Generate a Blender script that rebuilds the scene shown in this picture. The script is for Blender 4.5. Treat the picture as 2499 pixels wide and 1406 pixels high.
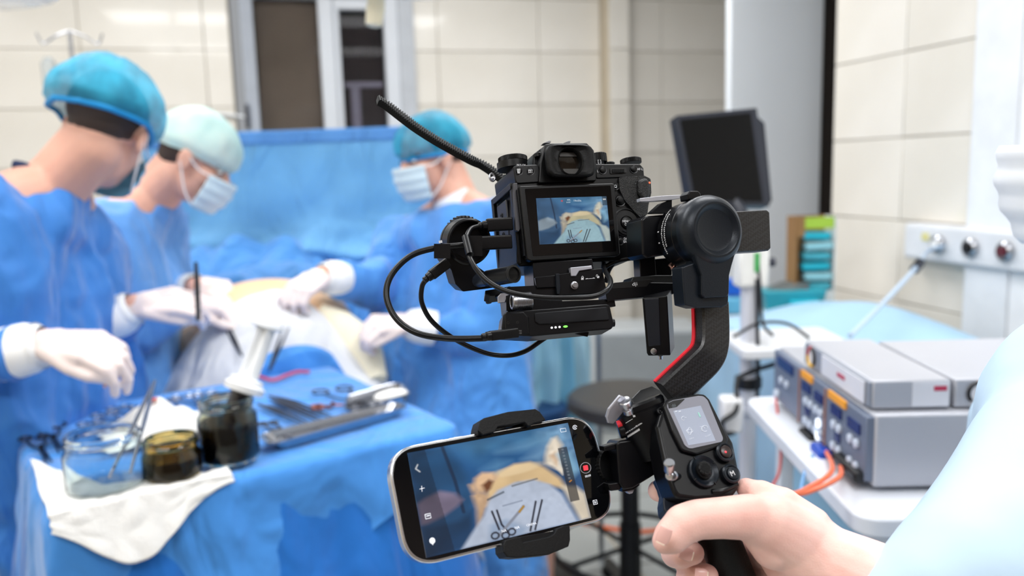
import bpy, bmesh, math, random
import numpy as np
from math import sin, cos, pi, radians, sqrt
from mathutils import Vector as V, Matrix, noise
WORLD, PANEL_W, LAMP_W = .3, 17.0, 15
random.seed(4)
for _o in list(bpy.data.objects): bpy.data.objects.remove(_o)
SC = bpy.context.scene
COL = SC.collection
# ---------------------------------------------------------------- camera
F0 = 2000.0
CAM = V((0, 0, 1.5))
_y, _p, _r = radians(14.7), radians(-8.3), radians(1.7)
FW = V((sin(_y)*cos(_p), cos(_y)*cos(_p), sin(_p)))
_R = FW.cross(V((0, 0, 1))).normalized(); _U = _R.cross(FW)
RT = _R*cos(_r) - _U*sin(_r); UP = _U*cos(_r) + _R*sin(_r)
MC = Matrix(((RT.x, UP.x, -FW.x, CAM.x), (RT.y, UP.y, -FW.y, CAM.y), (RT.z, UP.z, -FW.z, CAM.z), (0, 0, 0, 1)))
cd = bpy.data.cameras.new('camera'); cam = bpy.data.objects.new('camera', cd); COL.objects.link(cam)
cam.matrix_world = MC
cd.sensor_width = 36; cd.lens = F0/2499*36; cd.clip_start = .02
cd.dof.use_dof = True; cd.dof.focus_distance = 0.60; cd.dof.aperture_fstop = 4.6
SC.camera = cam
# ---------------------------------------------------------------- world, exposure
SC.view_settings.view_transform = 'Standard'; SC.view_settings.look = 'None'
SC.view_settings.exposure = 0.3; SC.view_settings.gamma = 1.0; SC.view_settings.use_curve_mapping = False
SC.cycles.use_denoising = True; SC.cycles.max_bounces = 8; SC.cycles.diffuse_bounces = 3
SC.cycles.transparent_max_bounces = 12; SC.cycles.sample_clamp_indirect = 6
wd = bpy.data.worlds.new('world'); SC.world = wd; wd.use_nodes = True
bg = wd.node_tree.nodes['Background']; bg.inputs[0].default_value = (.93, .96, 1, 1); bg.inputs[1].default_value = WORLD
def area(name, loc, sx, sy, power, rot=(0, 0, 0), col=(1, 1, 1)):
    l = bpy.data.lights.new(name, 'AREA'); l.shape = 'RECTANGLE'; l.size = sx; l.size_y = sy; l.energy = power; l.color = col
    o = bpy.data.objects.new(name, l); COL.objects.link(o); o.location = loc; o.rotation_euler = rot; return o
CEIL = 3.0
PANELS = [(-.9, 3.3), (.95, 3.3), (-.9, 1.2), (.95, 1.2), (-.9, -.8), (.95, -.8)]
for x, y in PANELS: area('ceiling_panel_light', (x, y, CEIL-.05), 1.15, .55, PANEL_W)
def spot(name, loc, tgt, power, ang, blend=.6, rad=.12, col=(1, .97, .92)):
    l = bpy.data.lights.new(name, 'SPOT'); l.energy = power; l.spot_size = radians(ang); l.spot_blend = blend; l.shadow_soft_size = rad; l.color = col
    o = bpy.data.objects.new(name, l); COL.objects.link(o); o.location = loc
    o.rotation_euler = (V(tgt)-V(loc)).to_track_quat('-Z', 'Y').to_euler(); return o
def ray(px, py): return FW + RT*((px-1249.5)/F0) - UP*((py-703)/F0)
def W(px, py, d): return CAM + ray(px, py)*d
def WA(px, py, ax, val):
    r = ray(px, py); return CAM + r*((val-CAM[ax])/r[ax])
# ---------------------------------------------------------------- materials
def lin(c): return tuple((x/12.92 if x <= .04045 else ((x+.055)/1.055)**2.4) for x in [q/255 for q in c])
MATS = {}
def mat(name, rgb, rough=.5, metal=0, bump=0, bscale=200, var=.06, vscale=8, emit=0, alpha=1, trans=0, coat=0, spec=.5, rgb2=None, ior=1.45, sheen=0, stretch=None, sss=0, bdist=.002, folds_=0):
    if name in MATS: return MATS[name]
    m = bpy.data.materials.new(name); m.use_nodes = True; nt = m.node_tree; b = nt.nodes['Principled BSDF']
    c = lin(rgb)
    tc = nt.nodes.new('ShaderNodeTexCoord'); nz = nt.nodes.new('ShaderNodeTexNoise'); nz.inputs['Scale'].default_value = vscale; nz.inputs['Detail'].default_value = 4
    src = tc.outputs['Object']
    if stretch:
        mp = nt.nodes.new('ShaderNodeMapping'); mp.inputs['Scale'].default_value = stretch; nt.links.new(src, mp.inputs[0]); src = mp.outputs[0]
    nt.links.new(src, nz.inputs['Vector'])
    rp = nt.nodes.new('ShaderNodeValToRGB'); e = rp.color_ramp.elements
    e[0].position = .3; e[1].position = .7
    c2 = lin(rgb2) if rgb2 else c
    e[0].color = (*[max(0, x*(1-var)) for x in c], 1); e[1].color = (*[min(1, x*(1+var)) for x in c2], 1)
    nt.links.new(nz.outputs['Fac'], rp.inputs[0]); nt.links.new(rp.outputs[0], b.inputs['Base Color'])
    b.inputs['Roughness'].default_value = rough; b.inputs['Metallic'].default_value = metal; b.inputs['IOR'].default_value = ior
    b.inputs['Specular IOR Level'].default_value = spec; b.inputs['Coat Weight'].default_value = coat; b.inputs['Coat Roughness'].default_value = .05
    b.inputs['Alpha'].default_value = alpha; b.inputs['Transmission Weight'].default_value = trans; b.inputs['Sheen Weight'].default_value = sheen
    if sss:
        b.inputs['Subsurface Weight'].default_value = sss; b.inputs['Subsurface Scale'].default_value = .006; b.inputs['Subsurface Radius'].default_value = (1, .35, .2)
    if bump:
        n2 = nt.nodes.new('ShaderNodeTexNoise'); n2.inputs['Scale'].default_value = bscale; n2.inputs['Detail'].default_value = 3
        nt.links.new(src, n2.inputs['Vector'])
        bm = nt.nodes.new('ShaderNodeBump'); bm.inputs['Strength'].default_value = bump; bm.inputs['Distance'].default_value = .002
        nt.links.new(n2.outputs['Fac'], bm.inputs['Height']); nt.links.new(bm.outputs[0], b.inputs['Normal'])
    if folds_:
        mp2 = nt.nodes.new('ShaderNodeMapping'); mp2.inputs['Scale'].default_value = (1, 1, .4); nt.links.new(tc.outputs['Object'], mp2.inputs[0])
        n3 = nt.nodes.new('ShaderNodeTexNoise'); n3.inputs['Scale'].default_value = folds_; n3.inputs['Detail'].default_value = 2.5; n3.inputs['Distortion'].default_value = 1.2; nt.links.new(mp2.outputs[0], n3.inputs['Vector'])
        b3 = nt.nodes.new('ShaderNodeBump'); b3.inputs['Strength'].default_value = 1; b3.inputs['Distance'].default_value = .05; nt.links.new(n3.outputs['Fac'], b3.inputs['Height'])
        if bump: nt.links.new(b3.outputs[0], bm.inputs['Normal'])
        else: nt.links.new(b3.outputs[0], b.inputs['Normal'])
    if emit:
        b.inputs['Emission Color'].default_value = (*c, 1); b.inputs['Emission Strength'].default_value = emit
    m.diffuse_color = (*c, 1); MATS[name] = m; return m
def voro_bump(name, scale, strength, dist=.0006):
    m = MATS[name]; nt = m.node_tree; b = nt.nodes['Principled BSDF']
    tc = nt.nodes.new('ShaderNodeTexCoord'); v = nt.nodes.new('ShaderNodeTexVoronoi'); v.inputs['Scale'].default_value = scale; v.feature = 'SMOOTH_F1'
    nt.links.new(tc.outputs['Object'], v.inputs['Vector'])
    bm = nt.nodes.new('ShaderNodeBump'); bm.inputs['Strength'].default_value = strength; bm.inputs['Distance'].default_value = dist; bm.invert = True
    nt.links.new(v.outputs['Distance'], bm.inputs['Height']); nt.links.new(bm.outputs[0], b.inputs['Normal'])
# ---------------------------------------------------------------- mesh builder (world coordinates)
def rot_to(z, x=None):
    z = V(z).normalized(); a = V(x) if x is not None else (V((1, 0, 0)) if abs(z.x) < .8 else V((0, 1, 0)))
    a = (a - z*a.dot(z)).normalized(); b = z.cross(a)
    return Matrix(((a.x, b.x, z.x), (a.y, b.y, z.y), (a.z, b.z, z.z))).to_4x4()
def TR(p, R=None):
    M = R.copy() if R is not None else Matrix.Identity(4); M.translation = V(p); return M
def catmull(P, n):
    P = [V(p) for p in P]; out = []
    if len(P) < 3: return P
    Q = [P[0]*2-P[1]] + P + [P[-1]*2-P[-2]]
    for i in range(1, len(Q)-2):
        a, b, c, d = Q[i-1:i+3]
        for k in range(n):
            t = k/n; out.append(.5*((2*b)+(c-a)*t+(2*a-5*b+4*c-d)*t*t+(3*b-a-3*c+d)*t**3))
    out.append(P[-1]); return out
def roundpoly(P, r, n=4):
    out = []; N = len(P); rr = r if isinstance(r, (list, tuple)) else [r]*N
    for i in range(N):
        a, b, c = V(P[i-1][:2]), V(P[i][:2]), V(P[(i+1) % N][:2])
        u, w = (a-b), (c-b); lu, lw = u.length, w.length
        if rr[i] <= 0 or lu < 1e-9 or lw < 1e-9: out.append(tuple(b)); continue
        u /= lu; w /= lw; ang = u.angle(w); t = min(rr[i]/max(1e-6, math.tan(ang/2)), lu*.49, lw*.49)
        p0, p1 = b+u*t, b+w*t
        for k in range(n+1):
            s = k/n; out.append(tuple(p0*(1-s)**2 + b*2*s*(1-s) + p1*s*s))
    return out
class MB:
    def __init__(s): s.v = []; s.f = []
    def add(s, vs, fs, M=None):
        o = len(s.v); s.v += [tuple(M @ V(p)) if M is not None else tuple(p) for p in vs]; s.f += [tuple(i+o for i in f) for f in fs]; return s
    def box(s, M, sx, sy, sz, c=(0, 0, 0)):
        vs = [(c[0]+x*sx/2, c[1]+y*sy/2, c[2]+z*sz/2) for z in (-1, 1) for y in (-1, 1) for x in (-1, 1)]
        return s.add(vs, [(0, 2, 3, 1), (4, 5, 7, 6), (0, 1, 5, 4), (2, 6, 7, 3), (0, 4, 6, 2), (1, 3, 7, 5)], M)
    def prism(s, P, w0, w1, M=None, taper=1, hole=None):
        n = len(P); area = sum(P[i][0]*P[(i+1) % n][1]-P[(i+1) % n][0]*P[i][1] for i in range(n))
        if area < 0: P = list(P)[::-1]
        cx, cy = sum(p[0] for p in P)/n, sum(p[1] for p in P)/n
        vs = [(cx+(p[0]-cx)*taper, cy+(p[1]-cy)*taper, w0) for p in P] + [(p[0], p[1], w1) for p in P]
        fs = [tuple(range(n))[::-1], tuple(range(n, 2*n))] + [(i, (i+1) % n, n+(i+1) % n, n+i) for i in range(n)]
        return s.add(vs, fs, M)
    def rings(s, R, cap0=True, cap1=True, M=None, closed=False):
        n = len(R[0]); vs = [p for r in R for p in r]; fs = []
        for j in range(len(R)-1 + (1 if closed else 0)):
            a, b = j*n, ((j+1) % len(R))*n
            fs += [(a+i, a+(i+1) % n, b+(i+1) % n, b+i) for i in range(n)]
        if not closed:
            if cap0: fs.append(tuple(range(n))[::-1])
            if cap1: fs.append(tuple(range((len(R)-1)*n, len(R)*n)))
        return s.add(vs, fs, M)
    def lathe(s, prof, n=32, M=None, cap0=True, cap1=True, a0=0):
        return s.rings([[(r*cos(2*pi*i/n+a0), r*sin(2*pi*i/n+a0), z) for i in range(n)] for r, z in prof], cap0, cap1, M)
    def cyl(s, p0, p1, r0, r1=None, n=24):
        p0, p1 = V(p0), V(p1); M = TR(p0, rot_to(p1-p0)); h = (p1-p0).length
        return s.lathe([(r0, 0), (r1 if r1 is not None else r0, h)], n, M)
    def ell(s, M, rx, ry, rz, n=20, m=12):
        return s.rings([[(rx*sin(pi*(j+.02)/(m+.04))*cos(2*pi*i/n), ry*sin(pi*(j+.02)/(m+.04))*sin(2*pi*i/n), -rz*cos(pi*(j+.02)/(m+.04))) for i in range(n)] for j in range(m+1)], True, True, M)
    def tube(s, P, r, n=10, sub=6, cap=True, flat=1):
        Q = catmull(P, sub) if sub else [V(p) for p in P]; R = []; up = None; N = len(Q)
        for i, q in enumerate(Q):
            t = (Q[min(i+1, N-1)]-Q[max(i-1, 0)]).normalized()
            if up is None: up = V((0, 0, 1)) if abs(t.z) < .9 else V((1, 0, 0))
            a = (up - t*up.dot(t)).normalized(); b = t.cross(a); up = a
            if isinstance(r, (list, tuple)):
                x = i/(N-1)*(len(r)-1); k = min(int(x), len(r)-2); rr = r[k]+(r[k+1]-r[k])*(x-k)
            else: rr = r
            R.append([tuple(q + a*rr*flat*cos(2*pi*j/n) + b*rr*sin(2*pi*j/n)) for j in range(n)])
        return s.rings(R, cap, cap)
    def caps(s, p0, r0, p1, r1, n=16, m=5):
        p0, p1 = V(p0), V(p1); h = (p1-p0).length
        if h < 1e-6: return s.ell(TR(p0), r0, r0, r0)
        M = TR(p0, rot_to(p1-p0)); pr = []
        for k in range(m+1): a = pi/2*(1-k/m)+.02*(k == 0); pr.append((max(1e-4, r0*cos(a)), -r0*sin(a)))
        for k in range(m+1): a = pi/2*k/m; pr.append((max(1e-4, r1*cos(a)), h+r1*sin(a)))
        return s.lathe(pr, n, M)
    def grid(s, fn, nu, nv, thick=0):
        P = [[V(fn(i/(nu-1), j/(nv-1))) for i in range(nu)] for j in range(nv)]
        s.add([p for r in P for p in r], [(j*nu+i, j*nu+i+1, (j+1)*nu+i+1, (j+1)*nu+i) for j in range(nv-1) for i in range(nu-1)])
        return s
def finish(me, sharp=35):
    me.validate(); me.polygons.foreach_set('use_smooth', [True]*len(me.polygons)); me.set_sharp_from_angle(angle=radians(sharp)); me.update()
def setp(o, **k):
    for a, b in k.items():
        if b: o[a] = b
    return o
def place(o, parent, c):
    o.location = c
    if parent is not None:
        o.parent = parent
        pl = V(parent['_w']) if '_w' in parent else V((0, 0, 0)); o.location = V(c)-pl
    o['_w'] = tuple(c); COL.objects.link(o)
def mk(name, mb, m, parent=None, bevel=0, seg=2, sharp=35, solid=0, sub=0, label=None, origin=None, **k):
    a = np.array(mb.v, dtype=float)
    c = V(origin) if origin is not None else V((a.min(0)+a.max(0))/2)
    me = bpy.data.meshes.new(name); me.from_pydata([tuple(r) for r in (a-np.array(c))], [], mb.f); finish(me, sharp)
    for mm in (m if isinstance(m, (list, tuple)) else [m]): me.materials.append(mm)
    o = bpy.data.objects.new(name, me); place(o, parent, c)
    if sub: s_ = o.modifiers.new('s', 'SUBSURF'); s_.levels = sub; s_.render_levels = sub
    if solid: t = o.modifiers.new('t', 'SOLIDIFY'); t.thickness = solid; t.offset = 0
    if bevel: b = o.modifiers.new('b', 'BEVEL'); b.width = bevel; b.segments = seg; b.limit_method = 'ANGLE'; b.angle_limit = radians(40); b.harden_normals = False
    setp(o, label=label, **k); return o
def mkmesh(name, me, m, parent=None, label=None, **k):
    n = len(me.vertices); a = np.empty(n*3); me.vertices.foreach_get('co', a); a = a.reshape(-1, 3); c = (a.min(0)+a.max(0))/2
    me.vertices.foreach_set('co', (a-c).ravel()); me.materials.clear()
    for mm in (m if isinstance(m, (list, tuple)) else [m]): me.materials.append(mm)
    me.polygons.foreach_set('use_smooth', [True]*len(me.polygons)); me.update()
    o = bpy.data.objects.new(name, me); place(o, parent, V(c)); setp(o, label=label, **k); return o
def thing(name, label, cat, loc, group=None):
    o = bpy.data.objects.new(name, None); o.empty_display_size = .05; place(o, None, V(loc)); setp(o, label=label, category=cat, group=group); return o
def top(o, label, cat, group=None): return setp(o, label=label, category=cat, group=group)
def remesh(mb, voxel, it=6, fac=.5, fn=None):
    me = bpy.data.meshes.new('tmp'); me.from_pydata(mb.v, [], mb.f); me.update()
    o = bpy.data.objects.new('tmp', me); COL.objects.link(o)
    r = o.modifiers.new('r', 'REMESH'); r.mode = 'VOXEL'; r.voxel_size = voxel; r.use_smooth_shade = True
    if it: s_ = o.modifiers.new('s', 'SMOOTH'); s_.factor = fac; s_.iterations = it
    dg = bpy.context.evaluated_depsgraph_get(); out = bpy.data.meshes.new_from_object(o.evaluated_get(dg), depsgraph=dg)
    bpy.data.objects.remove(o)
    if fn:
        n = len(out.vertices); co = np.empty(n*3); no = np.empty(n*3); out.vertices.foreach_get('co', co); out.vertices.foreach_get('normal', no)
        co = co.reshape(-1, 3); no = no.reshape(-1, 3)
        d = np.array([fn(V(c), V(k)) for c, k in zip(co, no)]); out.vertices.foreach_set('co', (co+no*d[:, None]).ravel()); out.update()
    return out
def text(s_, M, size, m, name='lettering', parent=None, depth=.00005, align='CENTER'):
    cu = bpy.data.curves.new('t', 'FONT'); cu.body = s_; cu.size = size; cu.align_x = align; cu.align_y = 'CENTER'; cu.extrude = depth; cu.resolution_u = 3
    o = bpy.data.objects.new('t', cu); COL.objects.link(o); o.matrix_world = M
    dg = bpy.context.evaluated_depsgraph_get(); dg.update(); me = bpy.data.meshes.new_from_object(o.evaluated_get(dg), depsgraph=dg)
    me.transform(M); bpy.data.objects.remove(o); return mkmesh(name, me, m, parent)
# frames fitted in camera space: x right, y up, z towards the viewer; local unit = one photo pixel at the frame's depth
class Fr:
    def __init__(s, ox, oy, d, u2=None, v2=None, zu=None, zv=None, UVm=None):
        if UVm is None:
            if zu: zv = -(u2[0]*v2[0]+u2[1]*v2[1])/zu
            Uv = V((u2[0], u2[1], zu or 0)).normalized(); Vv = V((v2[0], v2[1], zv or 0))
        else: Uv, Vv = UVm; Uv = Uv.normalized()
        Vv = (Vv-Uv*Vv.dot(Uv)).normalized(); N = Uv.cross(Vv)
        s.k = d/F0; o = V(((ox-1249.5)*s.k, -(oy-703)*s.k, -d))
        L = Matrix(((Uv.x, Vv.x, N.x, o.x), (Uv.y, Vv.y, N.y, o.y), (Uv.z, Vv.z, N.z, o.z), (0, 0, 0, 1)))
        s.M = MC @ L; s.S = s.M @ Matrix.Scale(s.k, 4); s.I = s.S.inverted()
        s.U, s.V, s.N = [(s.M.to_3x3() @ V(a)) for a in ((1, 0, 0), (0, 1, 0), (0, 0, 1))]
    def pt(s, px, py, w=0):
        o = s.I @ CAM; q = s.I @ (CAM+ray(px, py)); r = q-o; t = (w-o.z)/r.z; p = o+r*t; return (p.x, p.y, w)
    def w(s, px, py, w=0): return s.S @ V(s.pt(px, py, w))
    def L(s, u, v, w): return s.S @ V((u, v, w))
    def poly(s, P, w=0): return [s.pt(x, y, w)[:2] for x, y in P]
    def prism(s, mb, P, w0, w1, r=0, n=4, taper=1):
        Q = s.poly(P, w1); Q = roundpoly(Q, r, n) if r else Q; return mb.prism(Q, w0, w1, s.S, taper)
    def cyl(s, mb, px, py, w0, w1, r, r1=None, n=32, at=None):
        c = s.pt(px, py, w1 if at is None else at); return mb.lathe([(r1 or r, w0), (r, w1)], n, s.S @ TR((c[0], c[1], 0)))
    def lathe(s, mb, px, py, w, prof, n=40):
        c = s.pt(px, py, w); return mb.lathe(prof, n, s.S @ TR((c[0], c[1], w)))
    def tri(s, px, py, w, axis): # matrix at point, local z along axis
        c = s.pt(px, py, w); R = {'U': rot_to((1, 0, 0), (0, 1, 0)), 'V': rot_to((0, 1, 0), (1, 0, 0)), 'N': Matrix.Identity(4)}[axis]; return s.S @ TR(c, R)
    def text(s, t, px, py, w, size, m, parent, rot=0, name='lettering', sx=1):
        c = s.pt(px, py, w); return text(t, s.S @ TR(c, Matrix.Rotation(rot, 4, 'Z') @ Matrix.Scale(sx, 4, (1, 0, 0))), size, m, name, parent, depth=.1)
def quadfr(tl, tr, br, bl, d):
    r = [V(((p[0]-1249.5)/F0, -(p[1]-703)/F0, -1)) for p in (tl, tr, br, bl)]
    A = np.array([-r[1], r[2], -r[3]]).T; l = np.linalg.solve(A, -np.array(r[0])); l = np.array([1, *l]); l *= d/l.mean()
    P = [a*b for a, b in zip(r, l)]; c = (P[0]+P[1]+P[2]+P[3])/4
    return Fr(c.x/-c.z*F0+1249.5, 703-c.y/-c.z*F0, -c.z, UVm=((P[1]-P[0]+P[2]-P[3]), (P[0]-P[3]+P[1]-P[2])))
# ================================================================ ROOM
YB, XR, XL = 4.75, 2.15, -1.9
m_grout = mat('grout', (205, 192, 170), .8, bump=.2)
m_tile = mat('cream_wall_tile', (232, 226, 214), .16, var=.05, vscale=1.3, rgb2=(238, 233, 224), coat=.4)
m_white = mat('white_painted_metal', (226, 229, 233), .35, var=.02)
m_floor = mat('grey_floor', (178, 182, 180), .3, var=.06, vscale=3, coat=.3)
m_ceil = mat('white_ceiling', (236, 236, 234), .8, var=.02)
m_dark = mat('dark_brown_frame', (44, 36, 32), .45)
m_black = mat('black_plastic', (17, 18, 21), .42, bump=.05, bscale=900, var=.1)
def struct(name, mb, m, parent=None, **k):
    o = mk(name, mb, m, parent, **k)
    if parent is None: o['kind'] = 'structure'
    return o
def BX(x0, x1, y0, y1, z0, z1): return MB().box(Matrix.Identity(4), x1-x0, y1-y0, z1-z0, ((x0+x1)/2, (y0+y1)/2, (z0+z1)/2))
floor = struct('floor', BX(XL-.1, XR+1.3, -1.7, YB+.2, -.06, 0), m_grout)
fm = MB().box(Matrix.Identity(4), .588, .588, .012); ft0 = None
for i in range(7):
    for j in range(10):
        c = V((XL+.35+i*.6, -1.2+j*.6, .001))
        if ft0 is None:
            ft0 = mk('floor_tile', MB().box(TR(c), .588, .588, .012), m_floor, floor, bevel=.002, seg=1)
        else:
            o = ft0.copy(); o.parent = None; o.location = c-V(floor['_w']); o.parent = floor; COL.objects.link(o)
ceiling = struct('ceiling', BX(XL-.1, XR+1.3, -1.7, YB+.2, CEIL, CEIL+.08), m_ceil)
m_panel = mat('lit_diffuser', (255, 255, 255), .5, emit=2.6)
for i, (x, y) in enumerate(PANELS):
    t = thing('ceiling_light', 'square-framed white ceiling light panel above the operating room, %s' % ('over the back wall side', 'over the grey pillar side', 'over the surgeons', 'over the trolley', 'over the doorway end', 'over the camera operator')[i], 'light', (x, y, CEIL-.03))
    mk('frame', MB().box(TR((x, y, CEIL-.02)), 1.26, .66, .04), m_white, t, bevel=.004)
    mk('diffuser', MB().box(TR((x, y, CEIL-.042)), 1.2, .6, .006), m_panel, t)
wb = struct('wall_back', BX(XL, -.27, YB+.0045, YB+.2, 0, CEIL), m_grout)
mb = MB().box(Matrix.Identity(4), 2.2, .194, CEIL, (.71+1.1, YB+.103, CEIL/2)).box(Matrix.Identity(4), .98, .194, .9, (.22, YB+.103, .45)).box(Matrix.Identity(4), .98, .194, .44, (.22, YB+.103, CEIL-.22))
wb2 = struct('wall_back.001', mb, m_grout)
tz0 = WA(1250, 127, 1, YB).z % .3; TH = .3; TW = .6
tproto = {}
def tile(wall, c, w, h, axis):
    key = (round(w, 3), round(h, 3), axis)
    if key not in tproto:
        M = TR(c); s = (w-.004, .015, h-.004) if axis == 'y' else (.015, w-.004, h-.004)
        o = mk('tile', MB().box(M, *s), m_tile, wall, bevel=.0016, seg=1); tproto[key] = o.data
        return o
    o = bpy.data.objects.new('tile', tproto[key]); place(o, wall, V(c)); b = o.modifiers.new('b', 'BEVEL'); b.width = .0016; b.segments = 1; return o
def tilewall(wall, a0, a1, plane, axis, z0=0, z1=CEIL, off=0):
    z = tz0-TH
    while z < z1:
        lo, hi = max(z, z0), min(z+TH, z1)
        if hi-lo > .03:
            x = a0+off-TW
            while x < a1:
                l, r = max(x, a0), min(x+TW, a1)
                if r-l > .03:
                    c = ((l+r)/2, plane, (lo+hi)/2) if axis == 'y' else (plane, (l+r)/2, (lo+hi)/2)
                    tile(wall, c, r-l, hi-lo, axis)
                x += TW
        z += TH
tilewall(wb, XL, -.27, YB, 'y', off=WA(280, 200, 1, YB).x-XL-1.2 if WA(280, 200, 1, YB).x-XL > 1.2 else .3)
tilewall(wb2, .71, 1.834, YB, 'y', off=.14)
# pilaster: the tiled jog in the back wall
wj = struct('wall_back.002', BX(1.84, 1.96, YB-.14, YB+.2, 0, CEIL), m_grout)
tilewall(wj, 1.834, 1.96, YB-.146, 'y')
tilewall(wb2, 1.96, 3.0, YB-.05, 'y', off=.25)
struct('wall_back.003', BX(1.96, 3.3, YB-.044, YB+.2, 0, CEIL), m_grout)
wr = struct('wall_right', BX(XR+.0045, XR+.15, -1.6, 2.94, 0, CEIL), m_grout)
tilewall(wr, -1.2, 2.94, XR, 'x', off=WA(2205, 400, 0, XR).y+1.2-int((WA(2205, 400, 0, XR).y+1.2)/.6)*.6)
struct('wall_front', BX(XL-.15, XR+.15, -1.75, -1.6, 0, CEIL), mat('brown_cupboard_wall', (112, 98, 90), .6))
struct('wall_right.001', BX(XR+1.2, XR+1.3, 2.8, YB+.2, 0, CEIL), m_ceil)
struct('wall_right.002', BX(XR+.15, XR+1.3, 2.7, 2.8, 0, CEIL), m_ceil)
wl = struct('wall_left', BX(XL-.15, XL-.0045, -1.6, YB, 0, CEIL), m_grout)
tilewall(wl, 1.0, YB, XL, 'x')
struct('trim_1', BX(XR-.05, XR+.08, 2.02, 2.19, 0, CEIL), mat('white_door_casing', (236, 239, 243), .4), bevel=.006)
dw = struct('door_1', BX(XR-.04, XR+.0, 1.1, 2.02, 0, 2.6), mat('white_door_leaf', (246, 247, 249), .35), bevel=.004)
# grey pillar and dark door jamb between back and right walls
PX0, PX1 = WA(1779, 300, 1, 3.35).x, WA(2006, 300, 1, 3.35).x
struct('wall_partition', BX(PX0, PX1, 3.35, 3.39, 0, CEIL), mat('grey_white_plaster', (232, 237, 242), .6, var=.02, vscale=2), bevel=.01)
struct('trim_2', BX(PX1-.02, XR+.9, 3.40, 3.46, 0, CEIL), m_dark, bevel=.004)
# ---- window
wx0, wx1, wz1 = WA(598, 60, 1, YB).x, WA(1013, 60, 1, YB).x, WA(700, -6, 1, YB).z
win = struct('window_1', MB().box(Matrix.Identity(4), .03, .02, .02, ((wx0+wx1)/2, YB+.17, 1)), m_dark)
m_pvc = mat('white_window_plastic', (214, 218, 224), .35, var=.02)
def wbx(name, px0, px1, z0, z1, y0, y1, m, **k):
    a, b = WA(px0, 200, 1, y0).x, WA(px1, 200, 1, y0).x
    return mk(name, BX(a, b, y0, y1, z0, z1), m, win, **k)
zt = wz1; zb = .9
wbx('frame', 596, 628, zb, CEIL-.3, YB-.03, YB+.12, mat('grey_reveal', (170, 176, 186), .5), bevel=.004)
wbx('frame', 786, 822, zb, zt, YB-.02, YB+.1, m_pvc, bevel=.006)
wbx('sash_frame', 822, 836, zb, zt, YB-.005, YB+.08, m_pvc, bevel=.006)
wbx('frame', 944, 978, zb, CEIL-.3, YB-.02, YB+.1, m_pvc, bevel=.006)
wbx('frame', 978, 1016, zb, CEIL-.3, YB-.03, YB+.12, mat('grey_reveal2', (190, 194, 200), .5), bevel=.004)
wbx('frame', 628, 944, zt, CEIL-.3, YB-.02, YB+.1, m_pvc, bevel=.006)
wbx('sash_frame', 822, 944, WA(880, 24, 1, YB).z, zt, YB-.01, YB+.08, m_pvc, bevel=.006)
wbx('frame', 596, 1016, zb-.05, zb, YB-.05, YB+.12, m_pvc, bevel=.006)
m_gl = mat('window_glass', (240, 245, 250), .02, trans=1, var=0, ior=1.12)
wbx('pane', 628, 786, zb, zt, YB+.02, YB+.026, m_gl); wbx('pane', 836, 944, zb, WA(880, 24, 1, YB).z, YB+.02, YB+.026, m_gl)
m_blind = mat('brown_blind', (124, 106, 90), .5, var=.15, vscale=3)
for a, b, m in ((624, 790, m_blind), (832, 948, mat('dark_brown_blind', (52, 42, 40), .5, var=.15))):
    mb = MB(); xa, xb = WA(a, 200, 1, YB).x, WA(b, 200, 1, YB).x; z = zb
    while z < zt:
        mb.box(TR(((xa+xb)/2, YB+.06, z), Matrix.Rotation(radians(60), 4, 'X')), xb-xa, .018, .0016); z += .0145
    mk('blind_slats', mb, m, win)['kind'] = 'stuff'
mk('backing', BX(WA(610, 200, 1, YB).x, WA(960, 200, 1, YB).x, YB+.19, YB+.2, zb, CEIL-.3), mat('night_dark', (22, 18, 18), .6), win)
# the pale crossing rails seen behind the right-hand sash
mb = MB(); zc = WA(890, 205, 1, YB).z
mb.box(TR((WA(890, 205, 1, YB).x, YB+.045, zc)), .22, .008, .03); mb.box(TR((WA(868, 205, 1, YB).x, YB+.045, zc-.35)), .05, .008, .68)
mk('pane_bar', mb, mat('lilac_grey_bar', (120, 110, 120), .5), win)
# skirting
struct('baseboard_back', BX(XL, 3.2, YB-.17, YB-.15, 0, .08), m_white)
# ================================================================ cloth helpers
def folds(p, a=.012, s=6, zs=.25): return a*(noise.noise(V((p.x*s, p.y*s, p.z*s*zs)))+.5*noise.noise(V((p.x*s*2.3, p.y*s*2.3, p.z*s*zs*2.3+7))))
def nz(x, y, z=0): return noise.noise(V((x, y, z)))
GB = dict(rough=.62, bump=.25, bscale=60, var=.07, vscale=9, sheen=.3, spec=.3, folds_=6)
m_gown = mat('blue_gown_cloth', (60, 128, 206), **GB)
m_gown2 = mat('pale_blue_gown_cloth', (98, 158, 226), **GB)
m_gown3 = mat('sky_blue_gown_cloth', (82, 150, 224), **GB)
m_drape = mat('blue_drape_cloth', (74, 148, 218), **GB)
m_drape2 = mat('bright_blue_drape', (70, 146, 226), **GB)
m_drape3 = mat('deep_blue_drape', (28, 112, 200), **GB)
m_pale = mat('pale_blue_sheet', (168, 204, 230), .6, bump=.2, bscale=50, var=.04, vscale=6)
m_gauze = mat('white_gauze', (244, 243, 240), .85, bump=.6, bscale=260, var=.02)
m_skin = mat('skin', (232, 178, 156), .5, bump=.12, bscale=500, var=.06, vscale=14, sss=.08)
m_glove = mat('latex_glove', (240, 224, 220), .38, bump=.1, bscale=80, var=.03, sss=.05)
m_hair = mat('dark_hair', (58, 44, 38), .6, bump=.8, bscale=300, stretch=(1, 1, .2))
m_turq = mat('turquoise_cap', (28, 160, 200), .6, bump=.4, bscale=80, var=.25, vscale=16, alpha=.66, rgb2=(50, 186, 224))
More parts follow.
